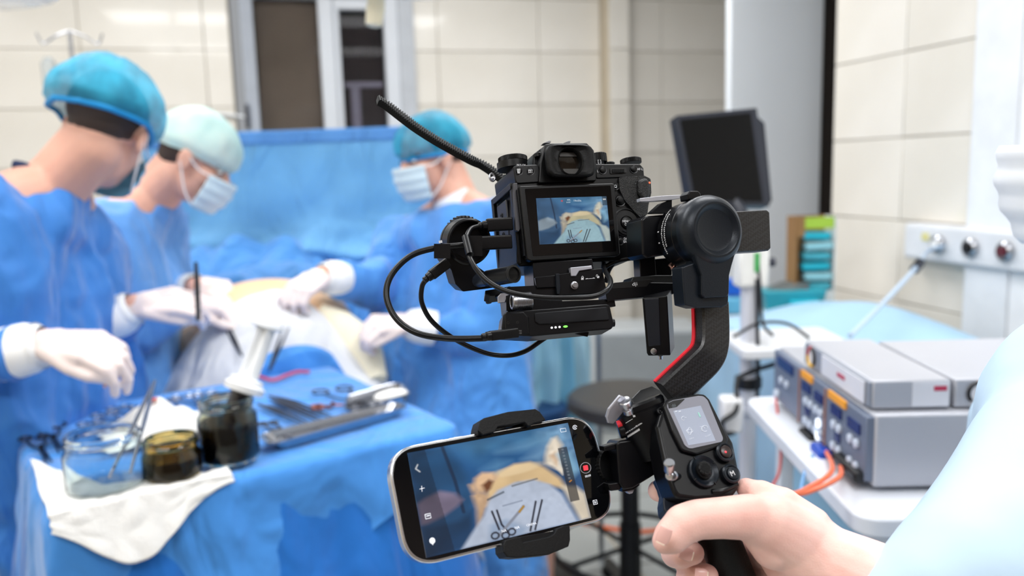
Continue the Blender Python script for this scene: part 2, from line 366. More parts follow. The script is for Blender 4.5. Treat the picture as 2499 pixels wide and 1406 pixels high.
m_mint = mat('mint_cap', (226, 242, 232), .65, bump=.3, bscale=60, var=.05, vscale=12, rgb2=(186, 224, 220))
m_mask = mat('pale_mask', (206, 226, 236), .6, bump=.2, bscale=90, var=.03)
m_maskb = mat('blue_mask', (120, 182, 214), .6, bump=.2, bscale=90, var=.03)
m_steel = mat('surgical_steel', (170, 172, 178), .22, metal=1, var=.04)
m_darksteel = mat('dark_steel', (70, 72, 80), .3, metal=1, var=.04)
m_glass = mat('jar_glass', (235, 244, 244), .03, trans=1, var=0)
# ================================================================ PEOPLE
def head_prims(mb, M, ears=True, s=1):
    T = lambda x, y, z: M @ V((x*s, y*s, z*s))
    R = M.to_3x3().normalized().to_4x4()
    def e(x, y, z, a, b, c): mb.ell(TR(T(x, y, z), R), a*s, b*s, c*s, 24, 16)
    e(0, -.012, .032, .076, .094, .082); e(0, .026, -.03, .060, .064, .082); e(0, .045, -.078, .036, .038, .032); e(0, .012, -.055, .054, .05, .045)
    e(.035, .05, -.028, .026, .03, .028); e(-.035, .05, -.028, .026, .03, .028); e(0, .066, .018, .048, .022, .016)
    mb.caps(T(0, .088, .004), .008*s, T(0, .106, -.028), .012*s); e(0, .1, -.032, .017, .012, .009)
    e(0, .083, -.058, .022, .012, .007); e(0, .08, -.068, .02, .011, .007)
    if ears:
        for q in (-1, 1):
            e(q*.078, -.002, -.012, .007, .019, .031); e(q*.083, -.008, -.002, .005, .015, .02); e(q*.076, .003, -.034, .006, .009, .012)
def hand_prims(mb, w, d, n, curl=(.7, .8, .5), side=1, s=1, spread=.06, thumb=(.6, .5), r=.0088):
    w, d, n = V(w), V(d).normalized(), V(n).normalized(); n = (n-d*n.dot(d)).normalized(); l = d.cross(n)*side
    for k, f in enumerate((.03, .01, -.011, -.03)):
        mb.caps(w+l*f*.6*s-n*.002, .0155*s, w+d*(.084-.006*abs(k-1.2))*s+l*f*s, .0125*s)
    for k, (f, ln) in enumerate(((.030, .95), (.0105, 1.06), (-.0105, .98), (-.030, .78))):
        p = w+d*(.086-.006*abs(k-1.2))*s+l*f*s; a = 0; dd = (d+l*spread*(1.5-k)).normalized()
        for j, L in enumerate((.044, .027, .022)):
            a += curl[j]+.05*k; v = dd*cos(a)-n*sin(a); q = p+v*L*ln*s
            mb.caps(p, (r-.0007*j)*s, q, (r-.0007*(j+1))*s); p = q
    p = w+d*.022*s+l*.026*s; a, b = thumb
    v = (d*cos(a)+l*sin(a)-n*.35).normalized(); q = p+v*.045*s; mb.caps(p, .0155*s, q, .0115*s)
    v = (d*cos(a*.5)+l*sin(a*.5)*.3-n*b).normalized(); q2 = q+v*.032*s; mb.caps(q, .0112*s, q2, .010*s)
    v = (d-l*.35-n*b).normalized(); mb.caps(q2, .010*s, q2+v*.024*s, .0085*s)
def limb(mb, P, R):
    for i in range(len(P)-1): mb.caps(P[i], R[i], P[i+1], R[i+1])
def person(label, head, fwd, up, neck, sh, el, wr, hip, feet, gown, capm, maskm, hands, knee=None, hr=1., gownfold=(.013, 7), tuck=None):
    """joints in world coordinates; sh/el/wr are (side A, side B)"""
    root = thing('person', label, 'person', (hip.x, hip.y, 0))
    fwd = V(fwd).normalized(); up = V(up).normalized(); up = (up-fwd*up.dot(fwd)).normalized(); rt = fwd.cross(up)
    HM = Matrix(((rt.x, fwd.x, up.x, head.x), (rt.y, fwd.y, up.y, head.y), (rt.z, fwd.z, up.z, head.z), (0, 0, 0, 1)))
    b = MB(); head_prims(b, HM, s=hr)
    b.caps(HM @ V((0, -.028, -.06)), .056, neck, .066); b.caps(HM @ V((0, -.04, -.02)), .052, neck+(neck-head).normalized()*.02, .062)
    chest = (sh[0]+sh[1])/2*.55+hip*.45; mid = (sh[0]+sh[1])/2; 
    for q in (0, 1):
        b.caps(neck, .06, sh[q], .055); limb(b, [sh[q], el[q], wr[q]], [.052, .04, .028])
        limb(b, [hip+(sh[q]-mid)*.5, feet[q]+V((0, 0, .45)), feet[q]+V((0, 0, .09))], [.085, .055, .04])
        b.caps(sh[q]*.8+mid*.2, .08, hip+(sh[q]-mid)*.55, .10)
    for q in (0, 1):
        d = hands[q]; hand_prims(b, wr[q], d['d'], d['n'], d.get('curl', (.7, .8, .5)), d.get('side', 1), .97, thumb=d.get('thumb', (.6, .5)), r=.0078)
    mkmesh('body', remesh(b, .0055, 3), m_skin, root)
    g = MB(); side = (sh[1]-sh[0]).normalized(); bk = side.cross(V((0, 0, 1))).normalized()
    for q in (0, 1):
        g.caps(mid*.6+sh[q]*.4+V((0, 0, .0)), .088, sh[q], .078); limb(g, [sh[q], el[q], wr[q]+(el[q]-wr[q])*.30], [.078, .062, .040])
        for t in (.1, .35, .6): g.caps(sh[q]*(1-t)+mid*t-V((0, 0, .04)), .10, hip+(sh[q]-mid)*(.9-t)+V((0, 0, 0)), .13)
    g.caps(neck-V((0, 0, .035)), .070, mid-V((0, 0, .07)), .11); g.caps(mid*.6+sh[0]*.4+bk*.03, .085, mid*.6+sh[1]*.4+bk*.03, .085)
    hem = V((hip.x, hip.y, .35))
    for q in (0, 1): g.caps(hip+(sh[q]-mid)*.5, .14, hem+(sh[q]-mid)*V((.7, .7, 0)), .17)
    g.caps(mid-V((0, 0, .12)), .13, hip, .15)
    a, s_ = gownfold; a *= 1.5
    def fn(p, n_):
        v = folds(p, a*1.2, s_, .35)
        r_ = 1-abs(noise.noise(V((p.x*s_*.8+3, p.y*s_*.8, p.z*s_*.45))))*2.2
        return v + (a*.9*max(0, r_)**2) + .003*noise.noise(p*40)
    mkmesh('gown', remesh(g, .009, 5, fn=fn), gown, root)
    # cap: hair under it, then the bouffant
    h = MB(); hm = HM @ Matrix.Scale(hr, 4)
    h.ell(hm @ TR((0, -.018, .035)), .079, .095, .083, 24, 16); h.ell(hm @ TR((0, -.046, -.012)), .058, .052, .050, 20, 12)
    mkmesh('hair', remesh(h, .006, 2), m_hair, root)
    return root, HM, hm
def bouffant(root, hm, m, rx=.105, ry=.135, rz=.10, c=(0, -.022, .042), cut=-.03, tilt=.25, band=True):
    mb = MB(); rings = []
    n, k = 60, 16
    for j in range(k+1):
        a = (pi*.5+.35)*j/k; ring = []
        for i in range(n):
            t = 2*pi*i/n
            x, y, z = rx*sin(a)*cos(t), ry*sin(a)*sin(t), rz*cos(a)
            w = 1+.05*noise.noise(V((x*18, y*18, z*18)))+.05*sin(a)*noise.noise(V((cos(t)*6, sin(t)*6, a*1.5)))
            if j >= k-1: w *= .93-.02*(j-k+1)
            zz = z*w - tilt*max(0, -y)*sin(a)**2
            ring.append((c[0]+x*w, c[1]+y*w, c[2]+zz))
        if j == 0: ring = [(c[0]+.004*cos(2*pi*i/n), c[1]+.004*sin(2*pi*i/n), c[2]+rz) for i in range(n)]
        rings.append(ring)
    mb.rings(rings, True, False, hm)
    cap = mk('cap', mb, m, root, sharp=80)
    mb = MB(); P = [hm @ V(q) for q in rings[-1]]; mb.tube(P+[P[0]], .006, 8, 0)
    if band: mk('cap_band', mb, mat('turquoise_elastic', (10, 140, 205), .6), cap)
    return cap
def facemask(root, hm, m, sx=1.0):
    mb = MB()
    def f(u, v):
        a = (u-.5)*2.2; z = -.012-.098*v; puff = .012*sin(pi*v)*cos(a*.8)+.0022*sin(v*22)
        rad = .080-.012*v+puff
        return hm @ V((sin(a)*rad*.93*sx, .022+cos(a)*(rad+.012+.012*(1-v)), z))
    mb.grid(f, 28, 16); o = mk('mask', mb, m, root, solid=.002, sharp=80)
    for q in (-1, 1):
        s_ = MB()
        for v in (.05, .95):
            p = f(.5+.5*q, v); s_.tube([p, (p+hm @ V((q*.082, .0, -.05+.04*(v < .5))))/2, hm @ V((q*.084, -.008, .012-.03*(v > .5)))], .0022, 6, 4)
        mk('mask_strap', s_, mat('white_elastic', (240, 240, 240), .6), o)
    return o
def eyes(root, hm):
    for q in (-1, 1):
        e = mk('eye', MB().ell(hm @ TR((q*.031, .079, .002)), .012, .008, .007, 14, 8), mat('eye_white', (225, 220, 215), .2), root)
        mk('iris', MB().ell(hm @ TR((q*.031, .0855, .0015)), .0052, .0025, .0052, 12, 6), mat('iris_dark', (52, 40, 34), .2), e)
        mk('eyebrow', MB().tube([hm @ V((q*.015, .085, .017)), hm @ V((q*.032, .083, .022)), hm @ V((q*.05, .070, .016))], .0032, 6, 4), m_hair, root)
def glove(root, wr, el, d, cuffm=None, cr=.047, clen=.080, hs=1.03):
    g = MB(); hand_prims(g, wr, d['d'], d['n'], d.get('curl', (.7, .8, .5)), d.get('side', 1), hs, thumb=d.get('thumb', (.6, .5)), r=.0098)
    a = (el-wr).normalized(); g.caps(wr+a*.06, .036, wr+V(d['d']).normalized()*.02, .030)
    gl = mkmesh('glove', remesh(g, .0042, 3), m_glove, root)
    M = TR(wr+a*.005, rot_to(a)); c = MB()
    pr = [(.034, 0), (cr*.85, .012), (cr, .03), (cr*1.03, clen*.7), (cr*1.0, clen), (cr*.9, clen+.002), (cr*.9, .01)]
    c.lathe(pr, 28, M, False, False)
    mk('glove_cuff', c, cuffm or mat('white_knit_cuff', (250, 249, 247), .6, bump=.3, bscale=120), gl, sharp=60)
    return gl
# --- surgeon 1 (near, left)
h1 = dict(d=ray(380, 862)*1.47-ray(118, 838)*1.50, n=(-.1, -.35, 1), curl=(.42, .75, .6), side=1, thumb=(.35, .35))
h1b = dict(d=ray(500, 722)*1.88-ray(360, 740)*1.86, n=(-.2, -.6, .8), curl=(.45, .7, .5), side=1, thumb=(.3, .5))
S1h = W(262, 318, 1.74)
s1, HM1, hm1 = person('surgeon in blue gown and turquoise bouffant cap turned away, at the left edge', S1h, ray(420, 520)*2.15-ray(262, 318)*1.74, (.25, .2, 1), W(135, 452, 1.72),
    (W(-70, 520, 1.58), W(205, 590, 1.92)), (W(-120, 900, 1.50), W(165, 850, 1.86)), (W(118, 838, 1.50), W(335, 745, 1.85)), W(110, 1130, 1.78), (W(60, 1130, 1.8)*V((1, 1, 0)) if 0 else V((-.72, 1.80, 0)), V((-.62, 2.05, 0))), m_gown, m_turq, m_maskb, (h1, h1b))
bouffant(s1, hm1, m_turq, .110, .145, .102, (0, -.030, .042)); facemask(s1, hm1, m_maskb); eyes(s1, hm1)
glove(s1, W(118, 838, 1.50), W(-120, 900, 1.50), h1, cr=.048, clen=.088, hs=1.14); glove(s1, W(335, 745, 1.85), W(165, 850, 1.86), h1b, cr=.046, clen=.075)
mk('neck_tie', MB().tube([W(35, 402, 1.66), W(62, 408, 1.66), W(85, 425, 1.66)], .010, 8), mat('navy_binding', (20, 40, 80), .7), s1)
# --- surgeon 2 (mint cap)
h2 = dict(d=ray(560, 700)*2.15-ray(490, 690)*2.12, n=(0, -.5, .8), curl=(.9, .9, .6), side=-1)
h2b = dict(d=ray(560, 760)*2.2-ray(480, 760)*2.2, n=(0, -.3, .9), curl=(.9, .9, .6), side=1)
S2h = W(478, 390, 2.20)
s2, HM2, hm2 = person('surgeon in pale blue gown and mint green cap bent over the patient', S2h, V((1, -.22, -.62)), V((.55, 0, 1)), W(372, 482, 2.24),
    (W(255, 560, 2.12), W(370, 560, 2.42)), (W(330, 800, 2.05), W(420, 740, 2.4)), (W(470, 745, 2.12), W(480, 700, 2.25)), W(345, 1040, 2.25), (V((-.66, 2.35, 0)), V((-.56, 2.55, 0))), m_gown2, m_mint, m_mask, (h2b, h2))
bouffant(s2, hm2, m_mint, .094, .118, .098, (0, -.012, .04), tilt=.15, band=False); facemask(s2, hm2, m_mask); eyes(s2, hm2)
mk('cap_tie', MB().tube([hm2 @ V((.05, -.1, .0)), hm2 @ V((.02, -.135, -.02)), hm2 @ V((.0, -.15, -.07))], .012, 8), m_mint, s2)
glove(s2, W(470, 745, 2.12), W(330, 800, 2.05), h2b); glove(s2, W(480, 700, 2.25), W(420, 740, 2.4), h2)
# --- surgeon 3 (facing left, across the table)
h3 = dict(d=ray(715, 715)*2.14-ray(782, 676)*2.22, n=(0, -.35, .8), curl=(.6, .8, .6), side=1, thumb=(.4, .6))
h3b = dict(d=ray(880, 795)*2.12-ray(985, 790)*2.2, n=(0, -.4, .8), curl=(.8, 1., .7), side=-1, thumb=(.3, .6))
S3h = W(1052, 385, 2.40)
s3, HM3, hm3 = person('surgeon in sky blue gown facing the patient from the far side, turquoise cap', S3h, V((-1, -.42, -.18)), V((-.12, 0, 1)), W(1120, 500, 2.42),
    (W(990, 590, 2.55), W(1215, 548, 2.32)), (W(935, 690, 2.45), W(1180, 820, 2.25)), (W(782, 676, 2.22), W(985, 790, 2.2)), W(1100, 1080, 2.42), (V((.55, 2.55, 0)), V((.68, 2.35, 0))), m_gown3, m_turq, m_mask, (h3, h3b))
bouffant(s3, hm3, m_turq, .095, .118, .096, (0, -.014, .038), tilt=.12); facemask(s3, hm3, m_mask); eyes(s3, hm3)
glove(s3, W(782, 676, 2.22), W(935, 690, 2.45), h3); glove(s3, W(985, 790, 2.2), W(1180, 820, 2.25), h3b)
nb = W(1118, 512, 2.41)
mb = MB(); mb.lathe([(.072, -.02), (.068, .02), (.060, .045), (.055, .04), (.06, .0)], 28, TR(nb, rot_to(S3h-nb)), False, False)
mk('undershirt_collar', mb, mat('white_cotton', (240, 242, 246), .8), s3, sharp=60)
# ================================================================ PATIENT
pc = W(632, 735, 2.2); ax = (W(620, 640, 2.7)-W(640, 900, 1.75)); ax.z = 0; ax.normalize(); lt = V((ax.y, -ax.x, 0))
def PP(a, l, z): return V((pc.x, pc.y, 0))+ax*a+lt*l+V((0, 0, z))
pat = thing('person', 'patient lying under white and blue drapes with tan belly showing', 'person', PP(0, 0, .9))
b = MB(); RA = rot_to((0, 0, 1), lt)
b.ell(TR(PP(.16, .02, 1.045), RA), .25, .25, .160, 32, 24); b.ell(TR(PP(.42, 0, 1.02), RA), .2, .26, .12, 32, 20)
b.caps(PP(.6, 0, 1.07), .055, PP(.75, 0, 1.09), .055); b.ell(TR(PP(.84, 0, 1.09), RA), .08, .1, .09)
for q in (-1, 1):
    limb(b, [PP(.02, q*.11, .99), PP(-.20, q*.11, .86), PP(-.24, q*.11, .50)], [.09, .06, .04]); limb(b, [PP(.55, q*.17, 1.06), PP(.4, q*.42, 1.0), PP(.62, q*.6, 1.0)], [.055, .04, .03])
mkmesh('body', remesh(b, .009, 5), mat('tan_skin', (240, 196, 150), .45, var=.06, sss=.05), pat)
# operating table under the patient
ot = thing('operating_table', 'blue-padded operating table under the patient drapes', 'table', PP(0, 0, 0))
mk('mattress', MB().box(TR(PP(.42, 0, .84), RA), .46, 1.2, .10), m_drape, ot, bevel=.02)
mk('column', MB().box(TR(PP(.3, 0, .45), RA), .25, .4, .8), m_steel, ot, bevel=.02); mk('base', MB().box(TR(PP(.3, 0, .05), RA), .5, .7, .1), m_white, ot, bevel=.02)
def body_h(a, l):
    l -= .02; z = 1.172-.15*(abs(l)/.225)**1.9 if abs(l) < .34 else 1.172-.15*(.34/.225)**1.9-(abs(l)-.34)*2.2
    return z-(.13*(-a/.2)**1.3*max(0, 1-(abs(l)/.4)**2) if a < 0 else 0)
def a_front(l):  # where the instrument table's back edge runs over the thighs
    x = pc.x+l; yb = 1.905+(x+.55)*.383 if x < .07 else 2.14-(x-.07)*1.2
    return max(yb-pc.y, -.42)
def dr(u, v):  # white-grey drape over the hips and legs
    l = (u-.5)*.92+.02; e = (2*u-1)**2; a0 = a_front(l)+.022*max(0, 1-(abs(l+.02)/.22)**4)+.02*nz(l*8, 3); a = a0+(.075-a0)*v
    z = body_h(a, l)+.010-.05*max(0, (.2-v)/.2)+.008*nz(l*9, a*9)+.020*abs(nz(l*5+4, a*2.2, 3))
    return PP(a-.03*e, l, z)
o = mk('drape', MB().grid(dr, 90, 60), mat('grey_white_drape', (226, 228, 232), .75, bump=.3, bscale=40, var=.03, folds_=5), None, solid=.003, sharp=80)
top(o, 'white drape mounded over the hips of the patient', 'drape')
def dr2(u, v):  # blue drape under it, falling behind the instrument table
    l = (u-.5)*.98; a0 = a_front(l)
    if v > .4: a = a0+.10*(v-.4)/.6; z = body_h(a, l)-.022+.020*max(0, math.exp(-((l+.14)/.08)**2)+math.exp(-((l-.12)/.09)**2))*max(0, 1-abs(a-a0)/.04)
    else: a = a0-.01*(1-v/.4); z = body_h(a0, l)-.004-(.4-v)/.4*.30
    return PP(a, l, z+.006*nz(l*7+3, a*5))
o = mk('drape', MB().grid(dr2, 90, 60), m_drape2, None, solid=.003, sharp=80); top(o, 'blue drape under the white one, falling off the foot of the operating table', 'drape')
def dr3(u, v):  # blue crumpled drape round the chest, rising to the screen
    l = (u-.5)*1.75; a = .30+.46*v
    z = 1.06-.13*max(0, (.3-v)/.3)+.10*(1-(min(1, abs(l)/.5))**2)-.35*max(0, abs(l)-.42)+.075*nz(l*6, a*5)+.06*abs(nz(l*9, a*5, 2))+.10*v*v*(1-abs(l)*.8)
    return PP(a-.05*(1-(2*u-1)**2), l, z)
o = mk('drape', MB().grid(dr3, 110, 60), m_drape, None, solid=.003, sharp=80); top(o, 'crumpled blue drape over the chest of the patient below the screen', 'drape')
# belly band: opening edge cloths
def roll(P, r, nm, m, lab): 
    o = mk(nm, MB().tube(P, r, 12, 6), m, None, sharp=80); top(o, lab, 'cloth')
roll([W(775, 765, 2.28), W(830, 800, 2.28), W(885, 850, 2.24), W(915, 930, 2.2)], [.03, .05, .05, .035], 'gauze_roll', mat('cream_cloth', (248, 240, 214), .8, bump=.4, bscale=60), 'cream cloth bunched along the right flank of the patient')
# ---------------- screen drape on two stands
A, B = W(345, 330, 2.82), W(1050, 306, 2.96)
def scr(u, v):
    p = A*(1-u)+B*u; z = p.z+.02*0; d = V((B-A).normalized()); nrm = V((d.y, -d.x, 0)).normalized()
    drop = v*.62; fw = .16*max(0, v-.45)**1.5*3
    f = .012*noise.noise(V((u*9, v*1.5, 0)))+.07*v*noise.noise(V((u*4+v*1.5, v*3.5, 4)))+.05*v*max(0, 1-abs(u-.42-(.9-v)*.55)*9)*.7
    f += .26*max(0, v-.5)*abs(noise.noise(V((u*2.5, v*9, 8))))*2
    return V((p.x, p.y, p.z-drop)) + nrm*(f+fw)
sd = thing('screen_drape', 'tall blue drape hung as a screen behind the patient', 'drape', (A+B)/2-V((0, 0, .6)))
mk('cloth', MB().grid(scr, 140, 80), mat('screen_blue_cloth', (112, 178, 228), **GB), sd, solid=.002, sharp=80)
mk('hem', MB().grid(lambda u, v: scr(u, v*.075)+V(((B-A).normalized().y, -(B-A).normalized().x, 0)).normalized()*.004, 60, 6), mat('hem_blue', (92, 152, 218), **GB), sd, solid=.003, sharp=80)
for q, P in enumerate((A, B)):
    t = thing('drape_stand', 'steel stand pole holding the %s end of the blue screen drape' % ('left', 'right')[q], 'stand', (P.x, P.y, 0))
    mk('pole', MB().cyl((P.x, P.y+.02, .03), (P.x, P.y+.02, P.z+.02), .009), m_steel, t)
    mk('base', MB().lathe([(.16, 0), (.16, .02), (.03, .035)], 24, TR((P.x, P.y+.02, 0))), m_steel, t)
# ================================================================ INSTRUMENT TABLE
TZ = 1.0
def T(px, py, h=0.0):
    p = WA(px, py, 2, TZ+h); return p
cA, cB, cC = T(18, 1060), T(128, 1276), T(1100, 1048)
eu = (cC-cB); eu.z = 0; Lw = eu.length; eu.normalize(); ev = V((-eu.y, eu.x, 0)); Ld = .62; O = cB.copy()
def TT(u, v, h=0): return V((O.x, O.y, TZ+h))+eu*u+ev*v
tb = thing('instrument_table', 'draped instrument table in front of the patient', 'table', TT(Lw/2, Ld/2, -TZ))
RT_ = rot_to((0, 0, 1), eu)
mk('table_top', MB().box(TR(TT(Lw/2, Ld/2, -.018), RT_), Lw-.03, Ld-.03, .02), m_steel, tb, bevel=.003)
for a in (.05, Lw-.05):
    for b in (.05, Ld-.05): mk('leg', MB().cyl(TT(a, b, -TZ+.06), TT(a, b, -.02), .012), m_steel, tb); 
for a in (.05, Lw-.05):
    for b in (.05, Ld-.05): mk('castor', MB().lathe([(.03, -.012), (.032, 0), (.03, .012)], 20, TR(TT(a, b, -TZ+.034), rot_to(eu))), m_black, tb)
def per(t):  # rounded rectangle perimeter, t in 0..1 starting at back-left, going front
    return PERI[int(t*(len(PERI)-1))]
PERI = roundpoly([(0, Ld), (0, 0), (Lw, 0), (Lw, Ld)], .018, 5)
# densify
Q = []; n_ = len(PERI)
for i in range(n_):
    a, b = V(PERI[i]), V(PERI[(i+1) % n_]); m_ = max(1, int((b-a).length/.014))
    for k in range(m_): Q.append(a+(b-a)*k/m_)
cen = V((Lw/2, Ld/2))
def skirt(z0, z1, out, amp, freq, seed, n=22, rng=None, off=0):
    R = []
    for j in range(n):
        t = j/(n-1); R.append([])
        for q in Q:
            d = (q-cen); nrm = V((max(-1, min(1, (d.x/(Lw/2))**9)), max(-1, min(1, (d.y/(Ld/2))**9)))); 
            nrm = nrm.normalized() if nrm.length > .01 else V((0, 0))
            f = amp*t**.7*(noise.noise(V((q.x*freq, q.y*freq, t*1.1+seed)))+.6*noise.noise(V((q.x*freq*2.4, q.y*freq*2.4, t*2+seed))))
            o = out*t+f+off
            R[-1].append(tuple(TT(q.x+nrm.x*o, q.y+nrm.y*o, z0+(z1-z0)*t)))
    return R
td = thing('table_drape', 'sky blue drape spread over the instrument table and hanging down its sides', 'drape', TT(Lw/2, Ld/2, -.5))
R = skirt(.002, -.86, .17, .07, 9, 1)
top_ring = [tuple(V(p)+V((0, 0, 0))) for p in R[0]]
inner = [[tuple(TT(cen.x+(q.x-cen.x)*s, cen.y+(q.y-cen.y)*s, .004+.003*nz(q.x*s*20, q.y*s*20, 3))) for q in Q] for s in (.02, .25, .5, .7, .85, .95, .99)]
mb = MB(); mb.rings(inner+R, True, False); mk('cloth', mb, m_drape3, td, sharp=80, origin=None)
# the lighter top cloth whose corner hangs over the front in a slanting flap
def flapz(q):  # how far the upper cloth falls at each perimeter point
    u, v = q.x/Lw, q.y/Ld
    if v < .08: return .07+.30*max(0, 1-abs(u-.18)/.75)
    if u < .1: return .36*(1-v)+.08
    if u > .9: return .10+.25*v
    return .12
R2 = []
for j in range(18):
    t = j/17; ring = []
    for q in Q:
        d = (q-cen); nrm = V(((d.x/(Lw/2))**9, (d.y/(Ld/2))**9)); nrm = V((max(-1, min(1, nrm.x)), max(-1, min(1, nrm.y)))); nrm = nrm.normalized() if nrm.length > .01 else V((0, 0))
        dz = flapz(q)*t; f = .012+.10*dz+.035*(t**.6)*(noise.noise(V((q.x*7+dz*3, q.y*7, dz*4+5)))+.5*abs(noise.noise(V((q.x*15-dz*6, q.y*15, dz*7+2)))))
        ring.append(tuple(TT(q.x+nrm.x*(f if t else .004), q.y+nrm.y*(f if t else .004), .010-dz)))
    R2.append(ring)
inner2 = [[tuple(TT(cen.x+(q.x-cen.x)*s, cen.y+(q.y-cen.y)*s, .0105+.0025*nz(q.x*s*16, q.y*s*16, 9))) for q in Q] for s in (.02, .25, .5, .7, .85, .95, .985)]
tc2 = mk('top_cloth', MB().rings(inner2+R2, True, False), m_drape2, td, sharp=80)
H = .015  # cloth surface height
def ts(p): return ((p-V((O.x, O.y, 0))).dot(eu), (p-V((O.x, O.y, 0))).dot(ev))
# white towel under the jars, hanging over the front edge
tw = [T(120, 1128, H), T(300, 1075, H), T(545, 1152, H), T(560, 1180, H), T(245, 1262, H)]
def towel(u, v):
    # u along the front edge, v from back to hanging hem
    s = -.005+.265*u; bk = .20*max(0, 1-u*3.2)+.07*max(0, 1-u*1.3)+.012; hang = .085*math.exp(-((s-.105)/.085)**2)+.012
    if v < .5:
        w = bk*(1-v/.5)-.012*(v/.5); z = H+.004+.004*nz(u*14, v*12)
    else:
        t = (v-.5)/.5; w = -.012-.03*t*hang/.1-.006*abs(nz(u*7, t*2, 5)); z = H+.004-hang*t
    if s < -1: z -= min(1, (-.012-s)/.04)*.004; 
    return TT(s+.006*nz(v*5, 3), w, z)
top(mk('towel', MB().grid(towel, 70, 50), m_gauze, None, solid=.003, sharp=80), 'white towel under the glass jars, drooping over the table front', 'towel')
# gauze pile
def gz(u, v):
    a, b = (u-.5)*.19, (v-.5)*.16; r = sqrt((a/.095)**2+(b/.08)**2)
    return T(385, 1065, H)+eu*a+ev*b+V((0, 0, .012+.062*max(0, 1-r)**.8+.010*nz(a*40, b*40)*(r < 1)))
mbg = MB().grid(gz, 40, 40); top(mk('gauze_pile', mbg, m_gauze, None, solid=.002, sharp=80), 'pile of crumpled white gauze behind the small jar of iodine', 'gauze')
mb = MB(); c = T(385, 1065, H); g0 = mb.lathe([(.001, .0), (.008, .001), (.006, .003), (.001, .0035)], 12, TR(c+V((0, -.01, .074))))
top(mk('stained_swab', mb, mat('red_stain', (196, 70, 40), .7), None), 'small red stained swab on the gauze pile', 'swab')
# ---- jars
m_iod = mat('dark_iodine', (22, 12, 10), .15, spec=.2, var=.05); m_ink = mat('dark_fluid', (6, 7, 13), .15, spec=.2)
def jar(label, px, py, r, h, m_liq, lv, neck=.9, col=None, grp=None, lid=.018):
    c = T(px, py, H+.004); t = thing('glass_jar', label, 'jar', c, grp); g = col or m_glass; M = TR(c)
    wall = .0028; nh = h-.030
    out = [(r*.93, 0), (r, .006), (r, nh), (r*neck, nh+.008), (r*neck, h-.014), (r*neck+.0022, h-.012), (r*neck+.0022, h-.009), (r*neck, h-.007), (r*neck+.002, h-.003), (r*neck, h)]
    inn = [(r*neck-wall, h), (r*neck-wall, nh+.007), (r-wall, nh-.002), (r-wall, .008), (r*.9, .004)]
    mk('glass', MB().lathe(out+inn, 48, M, True, True), g, t, sharp=40)
    if m_liq:
        mk('liquid', MB().lathe([(r*.9, .0042), (r-wall+.0006, .009), (r-wall+.0006, min(lv, nh-.002)), (r*neck-wall-.0005, min(lv, nh-.002)+.004) if lv > nh else (r-wall+.0006, lv), (.001, max(lv, min(lv, nh)+.0041) if lv > nh else lv)], 48, M), m_liq, t, sharp=40)
    return t, c
jar('wide clear empty glass jar standing on the front corner of the table', 262, 1185, .060, .088, None, 0)
m_amb = mat('amber_stained_glass', (214, 190, 120), .03, trans=1, var=.1)
jar('small glass jar half full of brown iodine between the empty and the tall jar', 424, 1160, .046, .066, m_iod, .034, .88, m_amb)
jt, jc = jar('tall glass jar of dark fluid with the large syringe standing in it', 562, 1118, .050, .108, m_ink, .068, .88, mat('tinted_jar_glass', (214, 214, 196), .03, trans=1, var=0))
# ---- syringe standing in the tall jar
p0 = jc+V((-.012, .0, .02)); dpt = (jc-CAM).dot(FW); p1 = W(650, 800, dpt+.03); ax_ = (p1-p0).normalized(); Lt = (p1-p0).length
cable_ = None
sy = thing('syringe', 'large white syringe with dark filled barrel standing in the tall jar', 'syringe', p0); M = TR(p0, rot_to(ax_))
fl = (W(585, 952, dpt+.01)-p0).length
mk('barrel', MB().lathe([(.004, -.02), (.004, 0), (.018, .004), (.020, fl-.002)], 32, M), mat('dark_filled_barrel', (12, 16, 30), .08, coat=.6), sy)
mk('flange', MB().lathe([(.018, fl-.004), (.034, fl-.001), (.036, fl+.010), (.030, fl+.014), (.028, fl+.022), (.020, fl+.024)], 32, M), mat('white_plastic', (240, 242, 244), .3), sy)
Mr = M @ TR((0, 0, 0), Matrix.Rotation(.5, 4, 'Z'))
mb = MB(); mb.box(Mr, .034, .010, Lt-fl, (0, 0, (Lt+fl)/2)).box(Mr, .010, .034, Lt-fl, (0, 0, (Lt+fl)/2)); mk('plunger', mb, MATS['white_plastic'], sy, bevel=.001)
mk('thumb_rest', MB().lathe([(.012, Lt-.004), (.030, Lt), (.030, Lt+.006), (.015, Lt+.009)], 28, M), MATS['white_plastic'], sy)
# ---- instruments
def ring_pts(c, a, b, n=18, u=None, v=None): return [c+u*a*cos(2*pi*i/n)+v*b*sin(2*pi*i/n) for i in range(n+1)]
def scissors(label, p, q, m, nm='scissors', cat='scissors', grp=None, open_=.12, h=.006, rr=.013, blade=.5, cat2=None):
    """p = handle end, q = tip; both world points"""
    d = (q-p); L = d.length; d.normalize(); up = V((0, 0, 1)); s = d.cross(up).normalized(); piv = p+d*L*(1-blade)
    t = thing(nm, label, cat, (p+q)/2, grp)
    for k in (-1, 1):
        mb = MB(); hp = p+s*k*(rr+L*open_*.18)+V((0, 0, h+k*.001))
        mb.tube(ring_pts(hp, rr*1.25, rr, 18, d, s), .0024, 8, 0); hh = hp+d*rr*1.2
        mb.tube([hh, hh+(piv-hh)*.5+s*k*.004, piv+V((0, 0, h*.8)), piv+(q-piv)*.5-s*k*L*open_*.12+V((0, 0, h*.6)), q-s*k*L*open_*.22+V((0, 0, .002))], [.0028, .0030, .0042, .0034, .0012], 8, 4, flat=.7)
        mk('arm' if k < 0 else 'arm', mb, m, t)
    mk('screw', MB().lathe([(.004, -.002), (.004, .006), (.002, .007)], 12, TR(piv+V((0, 0, h)))), m, t); return t
